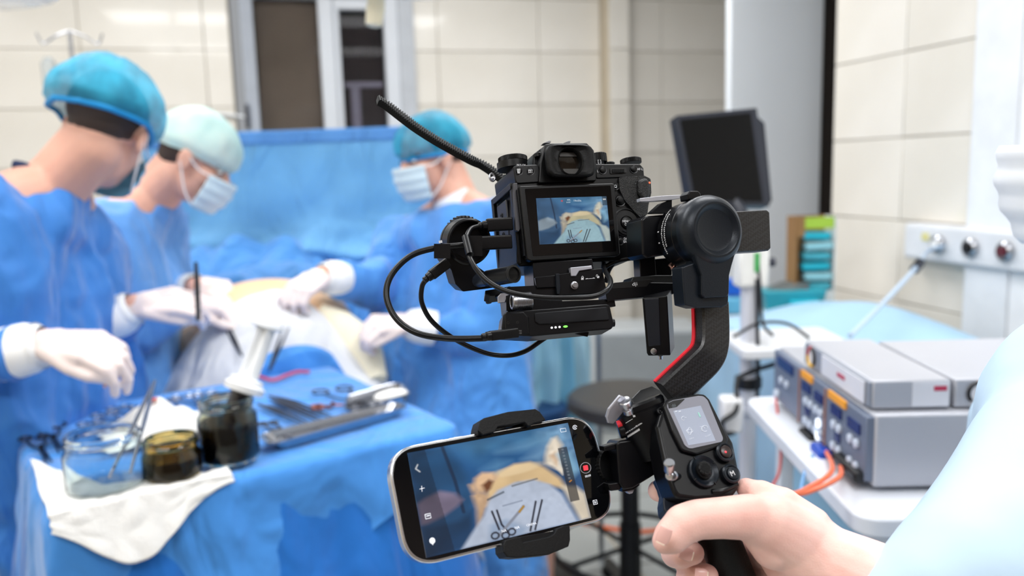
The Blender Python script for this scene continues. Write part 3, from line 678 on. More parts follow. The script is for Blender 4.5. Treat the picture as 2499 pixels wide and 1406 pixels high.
def P2(px, py, h=H): return T(px, py, h)
scissors('dark ring-handled scissors lying at the left corner of the table', P2(115, 1048), P2(150, 1105), m_darksteel, rr=.015)
scissors('steel clamp lying along the left edge beside the dark scissors', P2(85, 1075), P2(120, 1130), m_darksteel, 'clamp', 'clamp', rr=.011)
for k, (a, b, c_, d_) in enumerate([(222, 1040, 300, 1075), (255, 1018, 330, 1050), (292, 1002, 370, 1030), (345, 1000, 420, 1030), (405, 985, 470, 1020), (448, 975, 520, 1010), (500, 966, 560, 1000)]):
    scissors('%s shiny ring-handled clamp from the left in the row along the back edge' % ('first', 'second', 'third', 'fourth', 'fifth', 'sixth', 'seventh')[k], P2(a, b), P2(c_, d_), m_steel, 'clamp', 'clamp', 'clamps along the back of the instrument table', rr=.011)
for k, (a, b, c_, d_) in enumerate([(628, 985, 770, 1045), (660, 975, 790, 1030), (655, 965, 815, 1020)]):
    p, q = P2(a, b, H+.004), P2(c_, d_, H+.004); dd = (q-p).normalized(); s = dd.cross(V((0, 0, 1)))
    t = thing('tweezers', '%s long dark tweezers in the fan on the middle of the table' % ('nearest', 'middle', 'farthest')[k], 'tweezers', (p+q)/2, 'long tweezers on the instrument table')
    for z in (-1, 1): mk('arm', MB().tube([p, p+(q-p)*.4+s*z*.006+V((0, 0, .003)), q+s*z*.004], [.003, .0045, .0015], 8, 5, flat=.6), m_darksteel, t)
scissors('large black-ringed scissors beside the steel tray', P2(812, 958), P2(935, 1010), m_darksteel, rr=.017, open_=.3)
scissors('brown-tinted small scissors in front of the large black-ringed ones', P2(775, 1000), P2(850, 990), mat('brown_steel', (130, 80, 70), .3, metal=1), rr=.010)
scissors('small dark clamp lying near the tray corner', P2(655, 1040), P2(715, 1075), m_darksteel, 'clamp', 'clamp', rr=.008)
# needle holder standing in the empty jar, and tweezers
def stick(nm, label, cat, a, b, m, r=(.003, .0022), gap=.012):
    t = thing(nm, label, cat, (a+b)/2); d = (b-a).normalized(); s = d.cross(FW).normalized()
    for z in (-1, 1): mk('arm', MB().tube([a, a+(b-a)*.45+s*z*gap*.5, b+s*z*gap], [r[0], r[0]*1.3, r[1]], 8, 5), m, t)
    return t
stick('tweezers', 'long steel tweezers leaning in the empty glass jar', 'tweezers', W(378, 930, 1.42), W(292, 1160, 1.24), m_steel, gap=.016)
# bent-steel tray at the right of the table
def tray(label, P, hgt, m, th=.0016):
    c = sum(P, V((0, 0, 0)))/len(P); t = thing('steel_tray', label, 'tray', c); out = roundpoly([((p-c).dot(eu), (p-c).dot(ev)) for p in P], .02, 5)
    M = TR(c, RT_); ring = lambda s, z: [tuple(M @ V((x*s, y*s, z))) for x, y in out]
    mb = MB().rings([ring(.86, .002), ring(.9, .002), ring(1, hgt), ring(1.05, hgt+.001), ring(1.05, hgt-.003), ring(1.005, hgt-.004), ring(.9, 0), ring(.86, 0)], True, True)
    mk('bowl', mb, m, t, sharp=30); return t
tray('shallow polished steel instrument tray at the right back of the table', [P2(842, 1030), P2(1000, 985), P2(975, 955), P2(850, 992)], .022, m_steel)
tray('narrow steel tray along the front edge, right of the tall jar', [P2(665, 1105), P2(990, 1012), P2(965, 1000), P2(640, 1080)], .016, m_steel)
top(mk('gauze_swab', MB().ell(TR(P2(955, 965, .03), RT_), .040, .022, .012), m_gauze, None), 'white swab lying at the back of the polished tray', 'swab')
top(mk('cord', MB().tube([T(628, 918, .024), T(665, 928, .022), T(700, 916, .022), T(725, 908, .022), T(755, 908, .022)], .004, 8), mat('red_rubber', (206, 60, 80), .5), None), 'red rubber cord curling on the drape beside the black clamp', 'cord')
def onbody(nm, label, cat, a, b, m, **k): return stick(nm, label, cat, a, b, m, **k)
onbody('forceps', 'dark open forceps standing upright on the white drape, right of the syringe', 'forceps', W(658, 905, 1.98), W(697, 800, 2.08), m_darksteel, gap=.008)
onbody('forceps', 'slim forceps lying on the white drape, left of the syringe', 'forceps', W(590, 868, 2.02), W(556, 800, 2.1), m_darksteel, gap=.006)
top(mk('electrode_pen', MB().tube([W(478, 640, 1.80), W(481, 700, 1.79), W(484, 782, 1.78)], [.004, .006, .005], 10, 4), m_black), 'black cautery pen held upright in the gloved hand over the patient', 'pen')
# ================================================================ SURGICAL LAMPS
m_lampb = mat('lamp_blue_grey', (150, 178, 208), .35, var=.02)
def lampst(label, hx, hy, d, R, tx, ty):
    c = W(hx, hy, d); n = V((tx, ty, -1)).normalized(); t = thing('surgical_lamp', label, 'lamp', c); M = TR(c, rot_to(-n))
    mk('dome', MB().lathe([(R, -.01), (R+.012, .0), (R+.008, .03), (R*.8, .07), (R*.3, .10), (.02, .105)], 56, M, False), m_lampb, t, sharp=50)
    mk('lens', MB().lathe([(.03, .0), (R-.01, .0), (R, -.01), (R-.02, -.016), (.03, -.02)], 56, M), mat('lamp_lens', (236, 244, 250), .1, coat=.5), t)
    mk('handle', MB().lathe([(.010, -.125), (.020, -.12), (.023, -.08), (.016, -.02), (.028, -.01), (.028, .0)], 28, M), mat('cream_handle', (250, 238, 206), .4), t)
    mk('arm', MB().tube([M @ V((0, 0, .1)), M @ V((0, 0, .2)), V((c.x, c.y+.2, CEIL-.25)), V((c.x, c.y+.2, CEIL))], .022, 12, 6), m_white, t)
    spot('lamp_beam', c+n*.03, PP(.05, 0, 1.2), LAMP_W, 34, .8, .14)
    return t
lampst('left surgical lamp over the patient with its pale blue rim just in view', -170, -25, 1.95, .26, .0, .05)
lampst('right surgical lamp with cream handle hanging in front of the window', 925, -62, 2.0, .20, -.16, .03)
# ================================================================ RIGHT-HAND BACKGROUND
# IV stand at the far left
ivs = thing('drip_stand', 'thin steel drip stand behind the turquoise cap of the nearest surgeon', 'stand', V((W(182, 200, 3.3).x, W(182, 200, 3.3).y, 0)))
b0 = W(182, 200, 3.3); pz = WA(182, 75, 1, b0.y).z
mk('pole', MB().cyl((b0.x, b0.y, .03), (b0.x, b0.y, pz), .008), m_steel, ivs)
mb = MB()
for q in (-1, 1): mb.tube([V((b0.x, b0.y, pz)), V((b0.x+q*.05, b0.y, pz-.02)), V((b0.x+q*.10, b0.y, pz-.05)), V((b0.x+q*.12, b0.y, pz-.01))], .004, 8)
mk('hook', mb, m_steel, ivs); mk('base', MB().lathe([(.2, 0), (.2, .02), (.03, .04)], 24, TR((b0.x, b0.y, 0))), m_steel, ivs)
mk('drip_chamber', MB().lathe([(.01, 0), (.028, .01), (.028, .10), (.012, .12)], 20, TR(W(125, 215, 3.3))), mat('clear_plastic', (225, 232, 235), .15, trans=.8, var=0), ivs)
mk('bracket', MB().tube([W(125, 180, 3.3), W(150, 176, 3.3), W(180, 176, 3.3)], .006, 8), m_steel, ivs)
# wall rail at the window edge
wrl = thing('wall_hook_rail', 'thin pale rail with dark bracket on the wall beside the window frame', 'rail', WA(605, 285, 1, YB-.03))
mk('rail', MB().cyl(WA(430, 268, 1, YB-.03), WA(600, 285, 1, YB-.03), .008), m_white, wrl); mk('bracket', MB().box(TR(WA(604, 285, 1, YB-.03)), .02, .05, .13), m_darksteel, wrl, bevel=.006)
# monitor on pole
m_mon = mat('monitor_shell', (40, 43, 52), .4, var=.05, spec=.3); m_scr = mat('black_screen', (7, 7, 8), .35, var=0, spec=.15)
mf = quadfr((1651, 281), (1843, 263), (1878, 503), (1688, 500), 1.95)
# pose: a plain tilted and turned box, wide face towards us
mf = Fr(1762, 388, 1.95, (192, 17), (-32, 232), zu=-70)
mo = thing('monitor', 'black flat monitor tilted on the white pole beside the grey pillar', 'monitor', mf.L(0, -130, -20))
fq = [(1651, 281), (1848, 262), (1880, 503), (1690, 500)]
mb = MB(); mf.prism(mb, fq, -36, 0, r=4); mk('shell', mb, m_mon, mo, bevel=.004)
mb = MB(); mf.prism(mb, [(1660, 292), (1832, 275), (1862, 492), (1697, 489)], -1, 1.2); mk('screen', mb, m_scr, mo)
mb = MB(); mf.prism(mb, [(1850, 285), (1866, 300), (1884, 490), (1876, 500), (1860, 500)], -34, -8, r=2); mk('side_grille', mb, m_mon, mo, bevel=.003)
pole_b = V((W(1828, 800, 1.98).x, W(1828, 800, 1.98).y, 0))
st = thing('pole_stand', 'white upright pole on wheels carrying the monitor and a white shelf', 'stand', pole_b)
pt_ = W(1826, 560, 1.98); m_pole = mat('pale_pole', (214, 216, 224), .3, var=.02)
mk('pole', MB().cyl(pole_b+V((0, 0, .05)), V((pole_b.x, pole_b.y, pt_.z)), .021), m_pole, st)
mk('mount', MB().tube([V((pole_b.x, pole_b.y, pt_.z-.02)), V((pole_b.x-.02, pole_b.y, pt_.z+.03)), mf.L(20, -60, -40)], .018, 12), m_mon, st)
mk('collar', MB().cyl(V((pole_b.x, pole_b.y, W(1828, 950, 1.98).z)), V((pole_b.x, pole_b.y, W(1828, 925, 1.98).z)), .032), m_black, st)
mk('collar', MB().cyl(V((pole_b.x, pole_b.y, W(1828, 1015, 1.98).z)), V((pole_b.x, pole_b.y, W(1828, 1000, 1.98).z)), .030), m_pole, st)
mb = MB().box(TR(W(1832, 650, 1.96), rot_to((0, 0, 1), RT)), .075, .06, .10); mk('head_housing', mb, mat('cream_plastic', (238, 238, 234), .4), st, bevel=.01)
mk('knob', MB().cyl(W(1872, 640, 1.95), W(1890, 640, 1.95), .011), m_darksteel, st); mk('green_clip', MB().box(TR(W(1846, 640, 1.93)), .012, .01, .045), mat('green_plastic', (70, 170, 90), .5), st)
shc = W(1880, 838, 2.0); mb = MB(); pts = roundpoly([(-.10, -.12), (.17, -.10), (.17, .13), (-.10, .11)], .02); mb.prism(pts, -.012, .012, TR(shc, rot_to((0, 0, 1), RT))); mk('shelf', mb, mat('shelf_white', (226, 228, 232), .4), st, bevel=.004)
for a in range(5): mk('base_leg', MB().box(TR(pole_b+V((.14*cos(a*1.2566), .14*sin(a*1.2566), .045)), Matrix.Rotation(a*1.2566, 4, 'Z')), .28, .05, .03), m_mon, st, bevel=.008)
box_ = MB().box(TR(W(1783, 1010, 1.93), rot_to((0, 0, 1), RT)), .05, .05, .085); top(mk('power_adapter', box_, mat('adapter_white', (236, 236, 238), .4), None, bevel=.008), 'white power adapter strapped to the pole below the shelf', 'adapter')
for lab, P, r in (('black cable hanging down the pole from the monitor into a loop on the shelf', [W(1850, 640, 1.93), W(1856, 720, 1.94), W(1862, 790, 1.94), W(1885, 818, 1.9)], .004),
                  ('black cable looped below the shelf and strapped to the pole', [W(1850, 850, 1.93), W(1905, 880, 1.93), W(1840, 905, 1.93), W(1800, 930, 1.93), W(1797, 1000, 1.9), W(1762, 1030, 1.9), W(1770, 1060, 1.9), W(1805, 1050, 1.93)], .006),
                  ('thin grey cable arching over the white shelf', [W(1790, 822, 1.93), W(1850, 790, 1.95), W(1920, 790, 1.97), W(1975, 825, 1.97)], .004),
                  ('black cable running down the right side of the pole', [W(1848, 680, 1.93), W(1848, 780, 1.93), W(1850, 900, 1.93), W(1846, 1010, 1.94)], .005),
                  ('thin grey cable drooping below the right side of the shelf', [W(1915, 850, 1.98), W(1930, 880, 1.98), W(1975, 885, 1.98), W(1990, 855, 1.98)], .005)):
    top(mk('cable', MB().tube(P, r, 8, 8), m_black), lab, 'cable')
# gurney with sheet
gc = V((1.57, 1.80, 0))
gr = thing('gurney', 'hospital trolley bed under the pale blue sheet by the right wall', 'bed', V((gc.x, gc.y, 0)))
gz_ = .975; gy = V((.10, 1, 0)).normalized(); gx = V((1, -.10, 0)).normalized()
mk('mattress', MB().box(TR((gc.x, gc.y, gz_-.09), rot_to((0, 0, 1), gx)), .54, 1.2, .12), m_white, gr, bevel=.03)
for a in (-1, 1):
    for b_ in (-1, 1): mk('leg', MB().cyl(V((gc.x, gc.y, .03))+gx*a*.22+gy*b_*.5, V((gc.x, gc.y, gz_-.14))+gx*a*.22+gy*b_*.5, .016), m_steel, gr)
def sheet(u, v):
    a, b = (u-.5)*1.5, (v-.5)*1.7; z = gz_+.02*nz(a*4, b*4)+.07*math.exp(-((a-.08)/.2)**2-((b-.35)/.35)**2)
    o = max(0, abs(a)-.29); aa = a
    if o > 0: aa = math.copysign(.29+o*.10+.03*nz(b*8, o*3)*min(1, o*5), a); z -= o*1.0
    return V((gc.x, gc.y, z))+gx*aa+gy*min(max(b, -.66), .66)+V((0, 0, -max(0, abs(b)-.66)))
top(mk('bed_sheet', MB().grid(sheet, 80, 70), m_pale, None, solid=.003, sharp=80), 'pale blue sheet draped over the trolley bed by the wall', 'sheet')
# supplies by the pillar: low cabinet with boxes
m_teal = mat('teal_wrap', (70, 168, 184), .4, var=.15, vscale=20); cbc = W(1945, 760, 3.08)
cab = thing('supply_cabinet', 'white low cabinet at the foot of the grey pillar under the supplies', 'cabinet', V((cbc.x, cbc.y, 0)))
czt = W(1945, 760, 3.08).z
mk('body', MB().box(TR((cbc.x, cbc.y, czt/2)), .46, .38, czt-.04), m_white, cab, bevel=.01); mk('top', MB().box(TR((cbc.x, cbc.y, czt-.01)), .50, .42, .02), m_white, cab, bevel=.006)
for q in (-1, 1):
    dd = mk('door', MB().box(TR((cbc.x+q*.112, cbc.y-.2, czt/2)), .215, .018, czt-.1), m_white, cab, bevel=.004); mk('handle', MB().cyl((cbc.x+q*.03, cbc.y-.225, czt-.25), (cbc.x+q*.03, cbc.y-.225, czt-.15), .005), m_steel, dd)
gb = thing('supply_carton', 'open carton with green rim full of teal wrapped packs beside the dark door jamb', 'box', W(1978, 730, 3.02))
cw = W(1978, 630, 3.02); R0 = rot_to((0, 0, 1), RT)
wx = 92/2000*3.02; hx = 205/2000*3.02
mk('back', MB().box(TR(cw+R0.to_3x3() @ V((.0, .05, 0)), R0), wx, .006, hx), mat('brown_card', (150, 112, 70), .8), gb)
mk('side', MB().box(TR(cw+R0.to_3x3() @ V((-wx/2, 0, 0)), R0), .006, .10, hx), MATS['brown_card'], gb); mk('side', MB().box(TR(cw+R0.to_3x3() @ V((wx/2, 0, 0)), R0), .006, .10, hx), mat('white_card', (224, 228, 226), .6), gb)
mk('rim', MB().box(TR(cw+R0.to_3x3() @ V((.006, -.045, hx/2-.022)), R0), wx-.02, .008, .040), mat('lime_card', (170, 206, 70), .6), gb)
mk('flap', MB().box(TR(cw+R0.to_3x3() @ V((-wx/2+.014, -.05, hx/2-.035)), R0), .028, .006, .07), MATS['brown_card'], gb); mk('front', MB().box(TR(cw+R0.to_3x3() @ V((0, -.048, -hx/2+.02)), R0), wx, .006, .04), MATS['white_card'], gb)
for k in range(6):
    zc_ = -hx/2+.055+k*.037; top(mk('wrapped_pack', MB().box(TR(cw+R0.to_3x3() @ V((.008+.005*sin(k*2), -.03, zc_)), R0 @ Matrix.Rotation(.05*sin(k*3), 4, 'Y')), wx-.04, .05, .028), (m_teal, mat('pale_teal', (150, 206, 216), .35), mat('bright_teal', (30, 176, 196), .4))[k % 3], None, bevel=.006), '%s teal wrapped pack from the bottom of the open carton' % ('first', 'second', 'third', 'fourth', 'fifth', 'sixth')[k], 'pack', 'teal packs in the open carton')
tcn = W(1925, 726, 2.98); top(mk('storage_tray', MB().prism(roundpoly([(-.11, -.08), (.11, -.08), (.11, .08), (-.11, .08)], .01), -.038, .034, TR(tcn, R0), taper=.9), mat('teal_plastic', (50, 160, 176), .35), None, bevel=.003), 'teal plastic tray on the cabinet holding coiled leads', 'tray')
top(mk('storage_tray', MB().prism(roundpoly([(-.05, -.03), (.05, -.03), (.05, .03), (-.05, .03)], .008), -.018, .012, TR(W(1965, 742, 2.88), R0), taper=.95), mat('cyan_plastic', (40, 190, 214), .35), None, bevel=.003), 'small bright cyan box in front of the teal tray', 'box')
mb = MB(); 
for k in range(4): mb.tube(ring_pts(tcn+V((-.01+.01*k, .0, .035+.005*k)), .07-.006*k, .04, 18, RT, V((FW.x, FW.y, 0))), .0035, 6, 0)
top(mk('coiled_leads', mb, mat('grey_lead', (120, 122, 120), .5)), 'coil of thin grey leads lying in the teal tray', 'cable')
top(mk('bottle_cap', MB().cyl(W(1962, 714, 2.96), W(1962, 702, 2.96), .014), mat('red_cap', (196, 40, 56), .4)), 'small red cap on the coiled leads', 'cap')
blb = MB().box(TR(W(1792, 700, 3.0), R0), .07, .05, .06); top(mk('blue_box', blb, mat('bright_blue_box', (20, 100, 210), .5), None, bevel=.006), 'bright blue box behind the pole', 'box')
top(mk('wrapped_pack', MB().box(TR(W(1796, 745, 3.0), R0), .08, .05, .065), mat('light_cyan_pack', (110, 190, 226), .4), None, bevel=.01), 'light cyan pack below the bright blue box behind the pole', 'pack')
# wall gas rail
gp = lambda px, py: WA(px, py, 0, XR-.03)
a_, b_ = gp(2228, 585), gp(2560, 640)
ra = thing('gas_rail', 'white wall rail with round gas outlets above the trolley bed', 'rail', (a_+b_)/2)
zc = a_.z; mk('rail', MB().box(TR(((XR-.035), (a_.y+b_.y)/2, zc)), .07, a_.y-b_.y, .125), mat('rail_white', (228, 230, 234), .35), ra, bevel=.012)
for k, px in enumerate((2290, 2370, 2455)):
    c = WA(px, 590+k*8, 0, XR-.075); c.z = zc
    o = mk('outlet', MB().lathe([(.030, 0), (.030, .01), (.022, .016), (.020, .010), (.008, .010)], 28, TR(c, rot_to((-1, 0, 0)))), m_steel, ra); mk('valve', MB().lathe([(.017, .008), (.015, .02), (.006, .021)], 20, TR(c, rot_to((-1, 0, 0)))), mat(('valve_white', 'valve_black', 'valve_wine')[k], ((236, 236, 236), (20, 20, 24), (96, 40, 50))[k], .3), o)
c = WA(2258, 577, 0, XR-.072); mk('plate', MB().box(TR((c.x, c.y, zc+.02)), .004, .03, .025), mat('yellow_plate', (226, 218, 150), .5), ra)
c0 = WA(2290, 600, 0, XR-.12); top(mk('gas_hose', MB().tube([V((c0.x+.02, c0.y, zc)), WA(2262, 615, 0, XR-.12), W(2238, 650, 2.35), W(2160, 735, 2.1), W(2075, 820, 1.9)], .006, 10), mat('pale_blue_hose', (188, 208, 230), .3)), 'pale blue gas hose running down from the wall rail over the bed', 'hose')
top(mk('hose_connector', MB().cyl(W(2246, 640, 2.36), W(2232, 658, 2.34), .014), m_darksteel), 'small dark connector on the pale blue gas hose', 'connector')
# ---- electrosurgical unit, boxes and cart
eb = W(2122, 1192, 1.17); e1 = W(1893, 1036, 1.62); fdir = (e1-eb); fdir.z = 0; fl_ = fdir.length; fdir.normalize(); sdir = V((fdir.y, -fdir.x, 0))
if sdir.dot(RT) < 0: sdir = -sdir
eh = .108; ez = eb.z
def EP(a, s, z): return V((eb.x, eb.y, ez))+fdir*a+sdir*s+V((0, 0, z))
ME = Matrix((( sdir.x, fdir.x, 0, eb.x), (sdir.y, fdir.y, 0, eb.y), (0, 0, 1, ez), (0, 0, 0, 1)))
m_box = mat('silver_grey_case', (190, 192, 200), .4, var=.02, metal=.25); m_front = mat('slate_front', (112, 122, 142), .45, var=.02); m_navy = mat('navy_display', (24, 44, 110), .2); m_or = mat('orange_label', (248, 168, 44), .5)
es = thing('electrosurgical_unit', 'large silver electrosurgical unit with slate control front on the cart', 'machine', EP(fl_/2, .18, 0))
mk('case', MB().box(ME, .36, fl_, eh, (.185, fl_/2, eh/2)), m_box, es, bevel=.004)
fr_ = mk('front_panel', MB().box(ME, .012, fl_-.006, eh-.012, (0, fl_/2, eh/2+.002)), m_front, es, bevel=.002)
def fb(name, a0, a1, z0, z1, m, t=.004, par=None, **k): return mk(name, MB().box(ME, t, (a1-a0)*fl_, (z1-z0)*eh, (-.007, (a0+a1)/2*fl_, (z0+z1)/2*eh)), m, par or fr_, **k)
fb('display', .73, .93, .74, .90, m_navy)
fb('orange_label', .50, .62, .86, .97, m_or); fb('orange_label', .17, .33, .86, .97, m_or)
for a in (.645, .36): fb('divider', a, a+.006, .06, .95, mat('brown_divider', (170, 130, 120), .5))
for a, w_ in ((.52, .09), (.39, .08), (.21, .09), (.05, .10)): fb('display', a, a+w_, .66, .80, m_navy)
for a, z in ((.53, .30), (.22, .30)): fb('display', a, a+.04, z, z+.12, m_navy)
m_key = mat('white_keys', (210, 220, 236), .4); m_lit = mat('lit_key', (240, 246, 255), .3, emit=1.0)
for a in (.56, .51, .45, .40, .27, .22, .12, .07, .87, .8):
    for z in (.52, ) + ((.2,) if a < .6 else ()): mk('key', MB().lathe([(.007, 0), (.007, .004), (.005, .005)], 14, TR(EP(a*fl_, -.007, z*eh), rot_to(-sdir))), m_key, fr_)
for a, z in ((.42, .34), (.42, .14), (.10, .12)): mk('lit_key', MB().lathe([(.008, 0), (.008, .003), (.007, .004)], 16, TR(EP(a*fl_, -.007, z*eh), rot_to(-sdir))), m_lit, fr_)
mk('key', MB().lathe([(.010, 0), (.009, .006)], 16, TR(EP(.93*fl_, -.007, .2*eh), rot_to(-sdir))), m_key, fr_)
def smallbox(label, a0, a1, s0, s1, h, logo, z0=eh+.002):
    t = thing('grey_instrument', label, 'machine', EP((a0+a1)/2, (s0+s1)/2, z0))
    mk('case', MB().box(ME, s1-s0, a1-a0, h, ((s0+s1)/2, (a0+a1)/2, z0+h/2)), m_box, t, bevel=.003)
    f = mk('front_panel', MB().box(ME, .006, a1-a0-.004, h-.006, (s0-.001, (a0+a1)/2, z0+h/2)), mat('grey_panel', (150, 156, 168), .4), t)
    lab = mk('label_plate', MB().box(ME, .002, (a1-a0)*.62, h*.78, (s0-.006, a0+(a1-a0)*.36, z0+h/2)), mat('white_label', (228, 230, 238), .5), f)
    mk('print', MB().box(ME, .001, .03, .006, (s0-.0075, a0+(a1-a0)*.36, z0+h*.55)), mat('red_print', (190, 60, 90), .5), lab)
    for (q0, q1, m) in ((-.5, 1.6, mat('ring_yellow', (240, 190, 50), .5)), (1.6, 3.3, mat('ring_red', (206, 80, 80), .5)), (3.3, 5.4, mat('ring_black', (30, 30, 34), .5))):
        P = [EP(a0+(a1-a0)*.86+.016*sin(x), s0-.006, z0+h*.5-.0155*cos(x)) for x in np.linspace(q0, q1, 9)]; mk('emblem_arc', MB().tube(P, .0028, 6, 0), m, f)
    mk('emblem', MB().lathe([(.0125, 0), (.0125, .001)], 24, TR(EP(a0+(a1-a0)*.86, s0-.0045, z0+h*.5), rot_to(-sdir))), mat('emblem_white', (236, 236, 240), .5), f)
    # side label facing the camera
    mk('label_plate', MB().box(ME, .052, .001, h*.84, (s0+.082, a0-.0006, z0+h/2)), MATS['white_label'], t); mk('print', MB().box(ME, .018, .001, .007, (s0+.095, a0-.0014, z0+h*.7)), MATS['red_print'], t)
    return t
smallbox('left flat grey box with coloured ring emblem on top of the electrosurgical unit', .02, .30, .008, .118, .042, 0)
t = thing('grey_instrument', 'right flat grey box with ring emblem, close to the gowned operator', 'machine', EP(.12, .26, eh))
mk('case', MB().box(ME, .24, .26, .042, (.244, .15, eh+.023)), m_box, t, bevel=.003)
for (q0, q1, m) in ((-.5, 1.6, 'ring_yellow'), (1.6, 3.3, 'ring_red'), (3.3, 5.4, 'ring_black')):
    mk('emblem_arc', MB().tube([EP(.018, .158+.0155*sin(x), eh+.023-.0155*cos(x)) for x in np.linspace(q0, q1, 9)], .0030, 6, 0), MATS[m], t)
mk('emblem', MB().lathe([(.013, 0), (.013, .001)], 24, TR(EP(.019, .158, eh+.023), rot_to(-fdir))), MATS['emblem_white'], t)
mk('label_plate', MB().box(ME, .06, .001, .030, (.225, .0195, eh+.023)), MATS['white_label'], t)
ct = thing('equipment_cart', 'white equipment cart with rail handle under the electrosurgical unit', 'cart', EP(.25, .2, -ez))
mk('shelf', MB().prism(roundpoly([(-.05, -.09), (.55, -.09), (.55, fl_+.05), (-.05, fl_+.05)], .04), -.034, -.006, ME), mat('cart_white', (232, 236, 244), .3), ct, bevel=.004)
mk('shelf', MB().prism(roundpoly([(-.02, -.04), (.5, -.04), (.5, fl_+.05), (-.02, fl_+.05)], .03), -.40, -.38, ME), mat('cart_blue_shelf', (150, 192, 222), .35), ct, bevel=.004)
mk('shelf', MB().prism(roundpoly([(-.02, -.04), (.5, -.04), (.5, fl_+.05), (-.02, fl_+.05)], .03), -.80, -.78, ME), MATS['cart_blue_shelf'], ct, bevel=.004)
for s_ in (.02, .46):
    for a in (.02, fl_-.0): mk('leg', MB().box(ME, .03, .03, ez-.07, (s_, a, -(ez-.07)/2-.03)), MATS['cart_white'], ct, bevel=.004); mk('castor', MB().lathe([(.03, -.012), (.034, 0), (.03, .012)], 20, ME @ TR((s_, a, -ez+.036), rot_to((1, 0, 0)))), m_black, ct)
mk('rail_handle', MB().tube([EP(-.045, .28, -.02), EP(-.075, .22, .015), EP(-.08, .235, .045), EP(-.08, .36, .06), EP(-.06, .5, .06), EP(-.05, .5, -.02)], .009, 12, 8), mat('handle_white', (236, 240, 244), .3), ct)
mk('side_panel', MB().box(ME, .012, fl_-.08, .30, (.03, fl_/2, -.19)), mat('pale_blue_panel', (150, 200, 226), .3, alpha=1), ct)
def cable(lab, P, r, m, nm='cable'): return top(mk(nm, MB().tube(P, r, 8, 8), m), lab, 'cable')
m_orc = mat('orange_cable', (244, 122, 84), .4); m_orf = mat('bright_orange_cable', (250, 110, 30), .4)
cable('upper orange cable from the electrosurgical unit to the black plug', [EP(.16, -.005, .0), W(2030, 1150, 1.15), W(1965, 1195, 1.1), W(1930, 1208, 1.08)], .0035, m_orc)
cable('lower orange cable from the electrosurgical unit to the black plug', [EP(.10, -.005, .0), W(2048, 1165, 1.13), W(1975, 1200, 1.1), W(1930, 1209, 1.08)], .0035, m_orc)
cable('black cable end joined to the two orange cables', [W(1930, 1208, 1.08), W(1905, 1222, 1.06), W(1880, 1240, 1.04)], .0048, m_black)
cable('thin red lead hanging from the cart shelf edge', [EP(.42, -.01, .02), W(1905, 1080, 1.5), W(1902, 1150, 1.45), W(1880, 1195, 1.4)], .0025, mat('red_lead', (214, 92, 84), .4))
cable('thin light blue lead hanging below the blue plug', [W(1985, 1110, 1.32), W(1965, 1150, 1.3), W(1950, 1220, 1.26), W(1940, 1290, 1.2)], .0028, mat('light_blue_lead', (120, 170, 220), .4))
top(mk('plug', MB().box(TR(W(2004, 1104, 1.33), rot_to((0, 0, 1), fdir)), .05, .022, .02), mat('blue_plug', (16, 70, 180), .4), None, bevel=.005), 'bright blue plug in the front of the electrosurgical unit', 'plug')
top(mk('plug', MB().box(TR(W(1975, 1068, 1.42), rot_to((0, 0, 1), fdir)), .06, .022, .02), m_black, None, bevel=.005), 'black plug left of the bright blue plug', 'plug')
top(mk('plug', MB().box(TR(W(2072, 1140, 1.22), rot_to((0, 0, 1), fdir)), .09, .02, .018), m_black, None, bevel=.005), 'long black plug right of the bright blue plug', 'plug')
top(mk('plug', MB().cyl(W(1920, 1066, 1.5), W(1950, 1066, 1.48), .008), m_white), 'small white plug lying on the cart shelf edge', 'plug')
# ---- stool near, stool far, grey cabinet, hanging sheets
f1 = W(1535, 978, 2.62); fp = V((f1.x, f1.y, 0)); fsz = f1.z
so = thing('stool', 'black gas-lift stool with round seat and foot ring behind the gimbal', 'stool', V((fp.x, fp.y, 0)))
fz = W(1540, 1320, (fp-CAM).dot(FW)).z
mk('column', MB().lathe([(.036, .07), (.036, .34), (.030, .34), (.030, fsz-.02)], 28, TR((fp.x, fp.y, 0))), m_black, so)
mb = MB(); mb.tube(ring_pts(V((fp.x, fp.y, fz)), .255, .255, 48, V((1, 0, 0)), V((0, 1, 0))), .010, 10, 0); mk('foot_ring', mb, m_black, so)
for a in range(4): mk('spoke', MB().cyl((fp.x, fp.y, fz), (fp.x+.25*cos(a*pi/2+.3), fp.y+.25*sin(a*pi/2+.3), fz), .008), m_black, so)
for a in range(5):
    an = a*2*pi/5+.2; mk('base_leg', MB().tube([(fp.x, fp.y, .10), (fp.x+.15*cos(an), fp.y+.15*sin(an), .085), (fp.x+.29*cos(an), fp.y+.29*sin(an), .065)], [.028, .022, .016], 10), m_black, so)
    mk('castor', MB().lathe([(.02, -.018), (.026, 0), (.02, .018)], 16, TR((fp.x+.29*cos(an), fp.y+.29*sin(an), .028), rot_to((cos(an), sin(an), 0)))), m_black, so)
mk('seat', MB().lathe([(.02, -.05), (.05, -.045), (.18, -.035), (.198, -.02), (.198, .01), (.185, .022), (.03, .026)], 40, TR(f1)), mat('black_vinyl', (62, 60, 58), .45), so)
f2 = W(1300, 1002, 2.9); s2_ = thing('stool', 'navy-seated stool under the hanging pale sheets', 'stool', V((f2.x, f2.y, 0)))
mk('seat', MB().lathe([(.02, -.05), (.10, -.045), (.125, -.02), (.128, .0), (.12, .018), (.02, .024)], 40, TR(f2)), mat('navy_vinyl', (22, 62, 108), .45), s2_)
mk('column', MB().cyl((f2.x, f2.y, .03), (f2.x, f2.y, f2.z-.03), .022), m_black, s2_); mk('base', MB().lathe([(.17, 0), (.17, .02), (.03, .04)], 28, TR((f2.x, f2.y, 0))), m_black, s2_)
gb_ = W(1600, 870, 4.55); gw = 270/2000*4.55
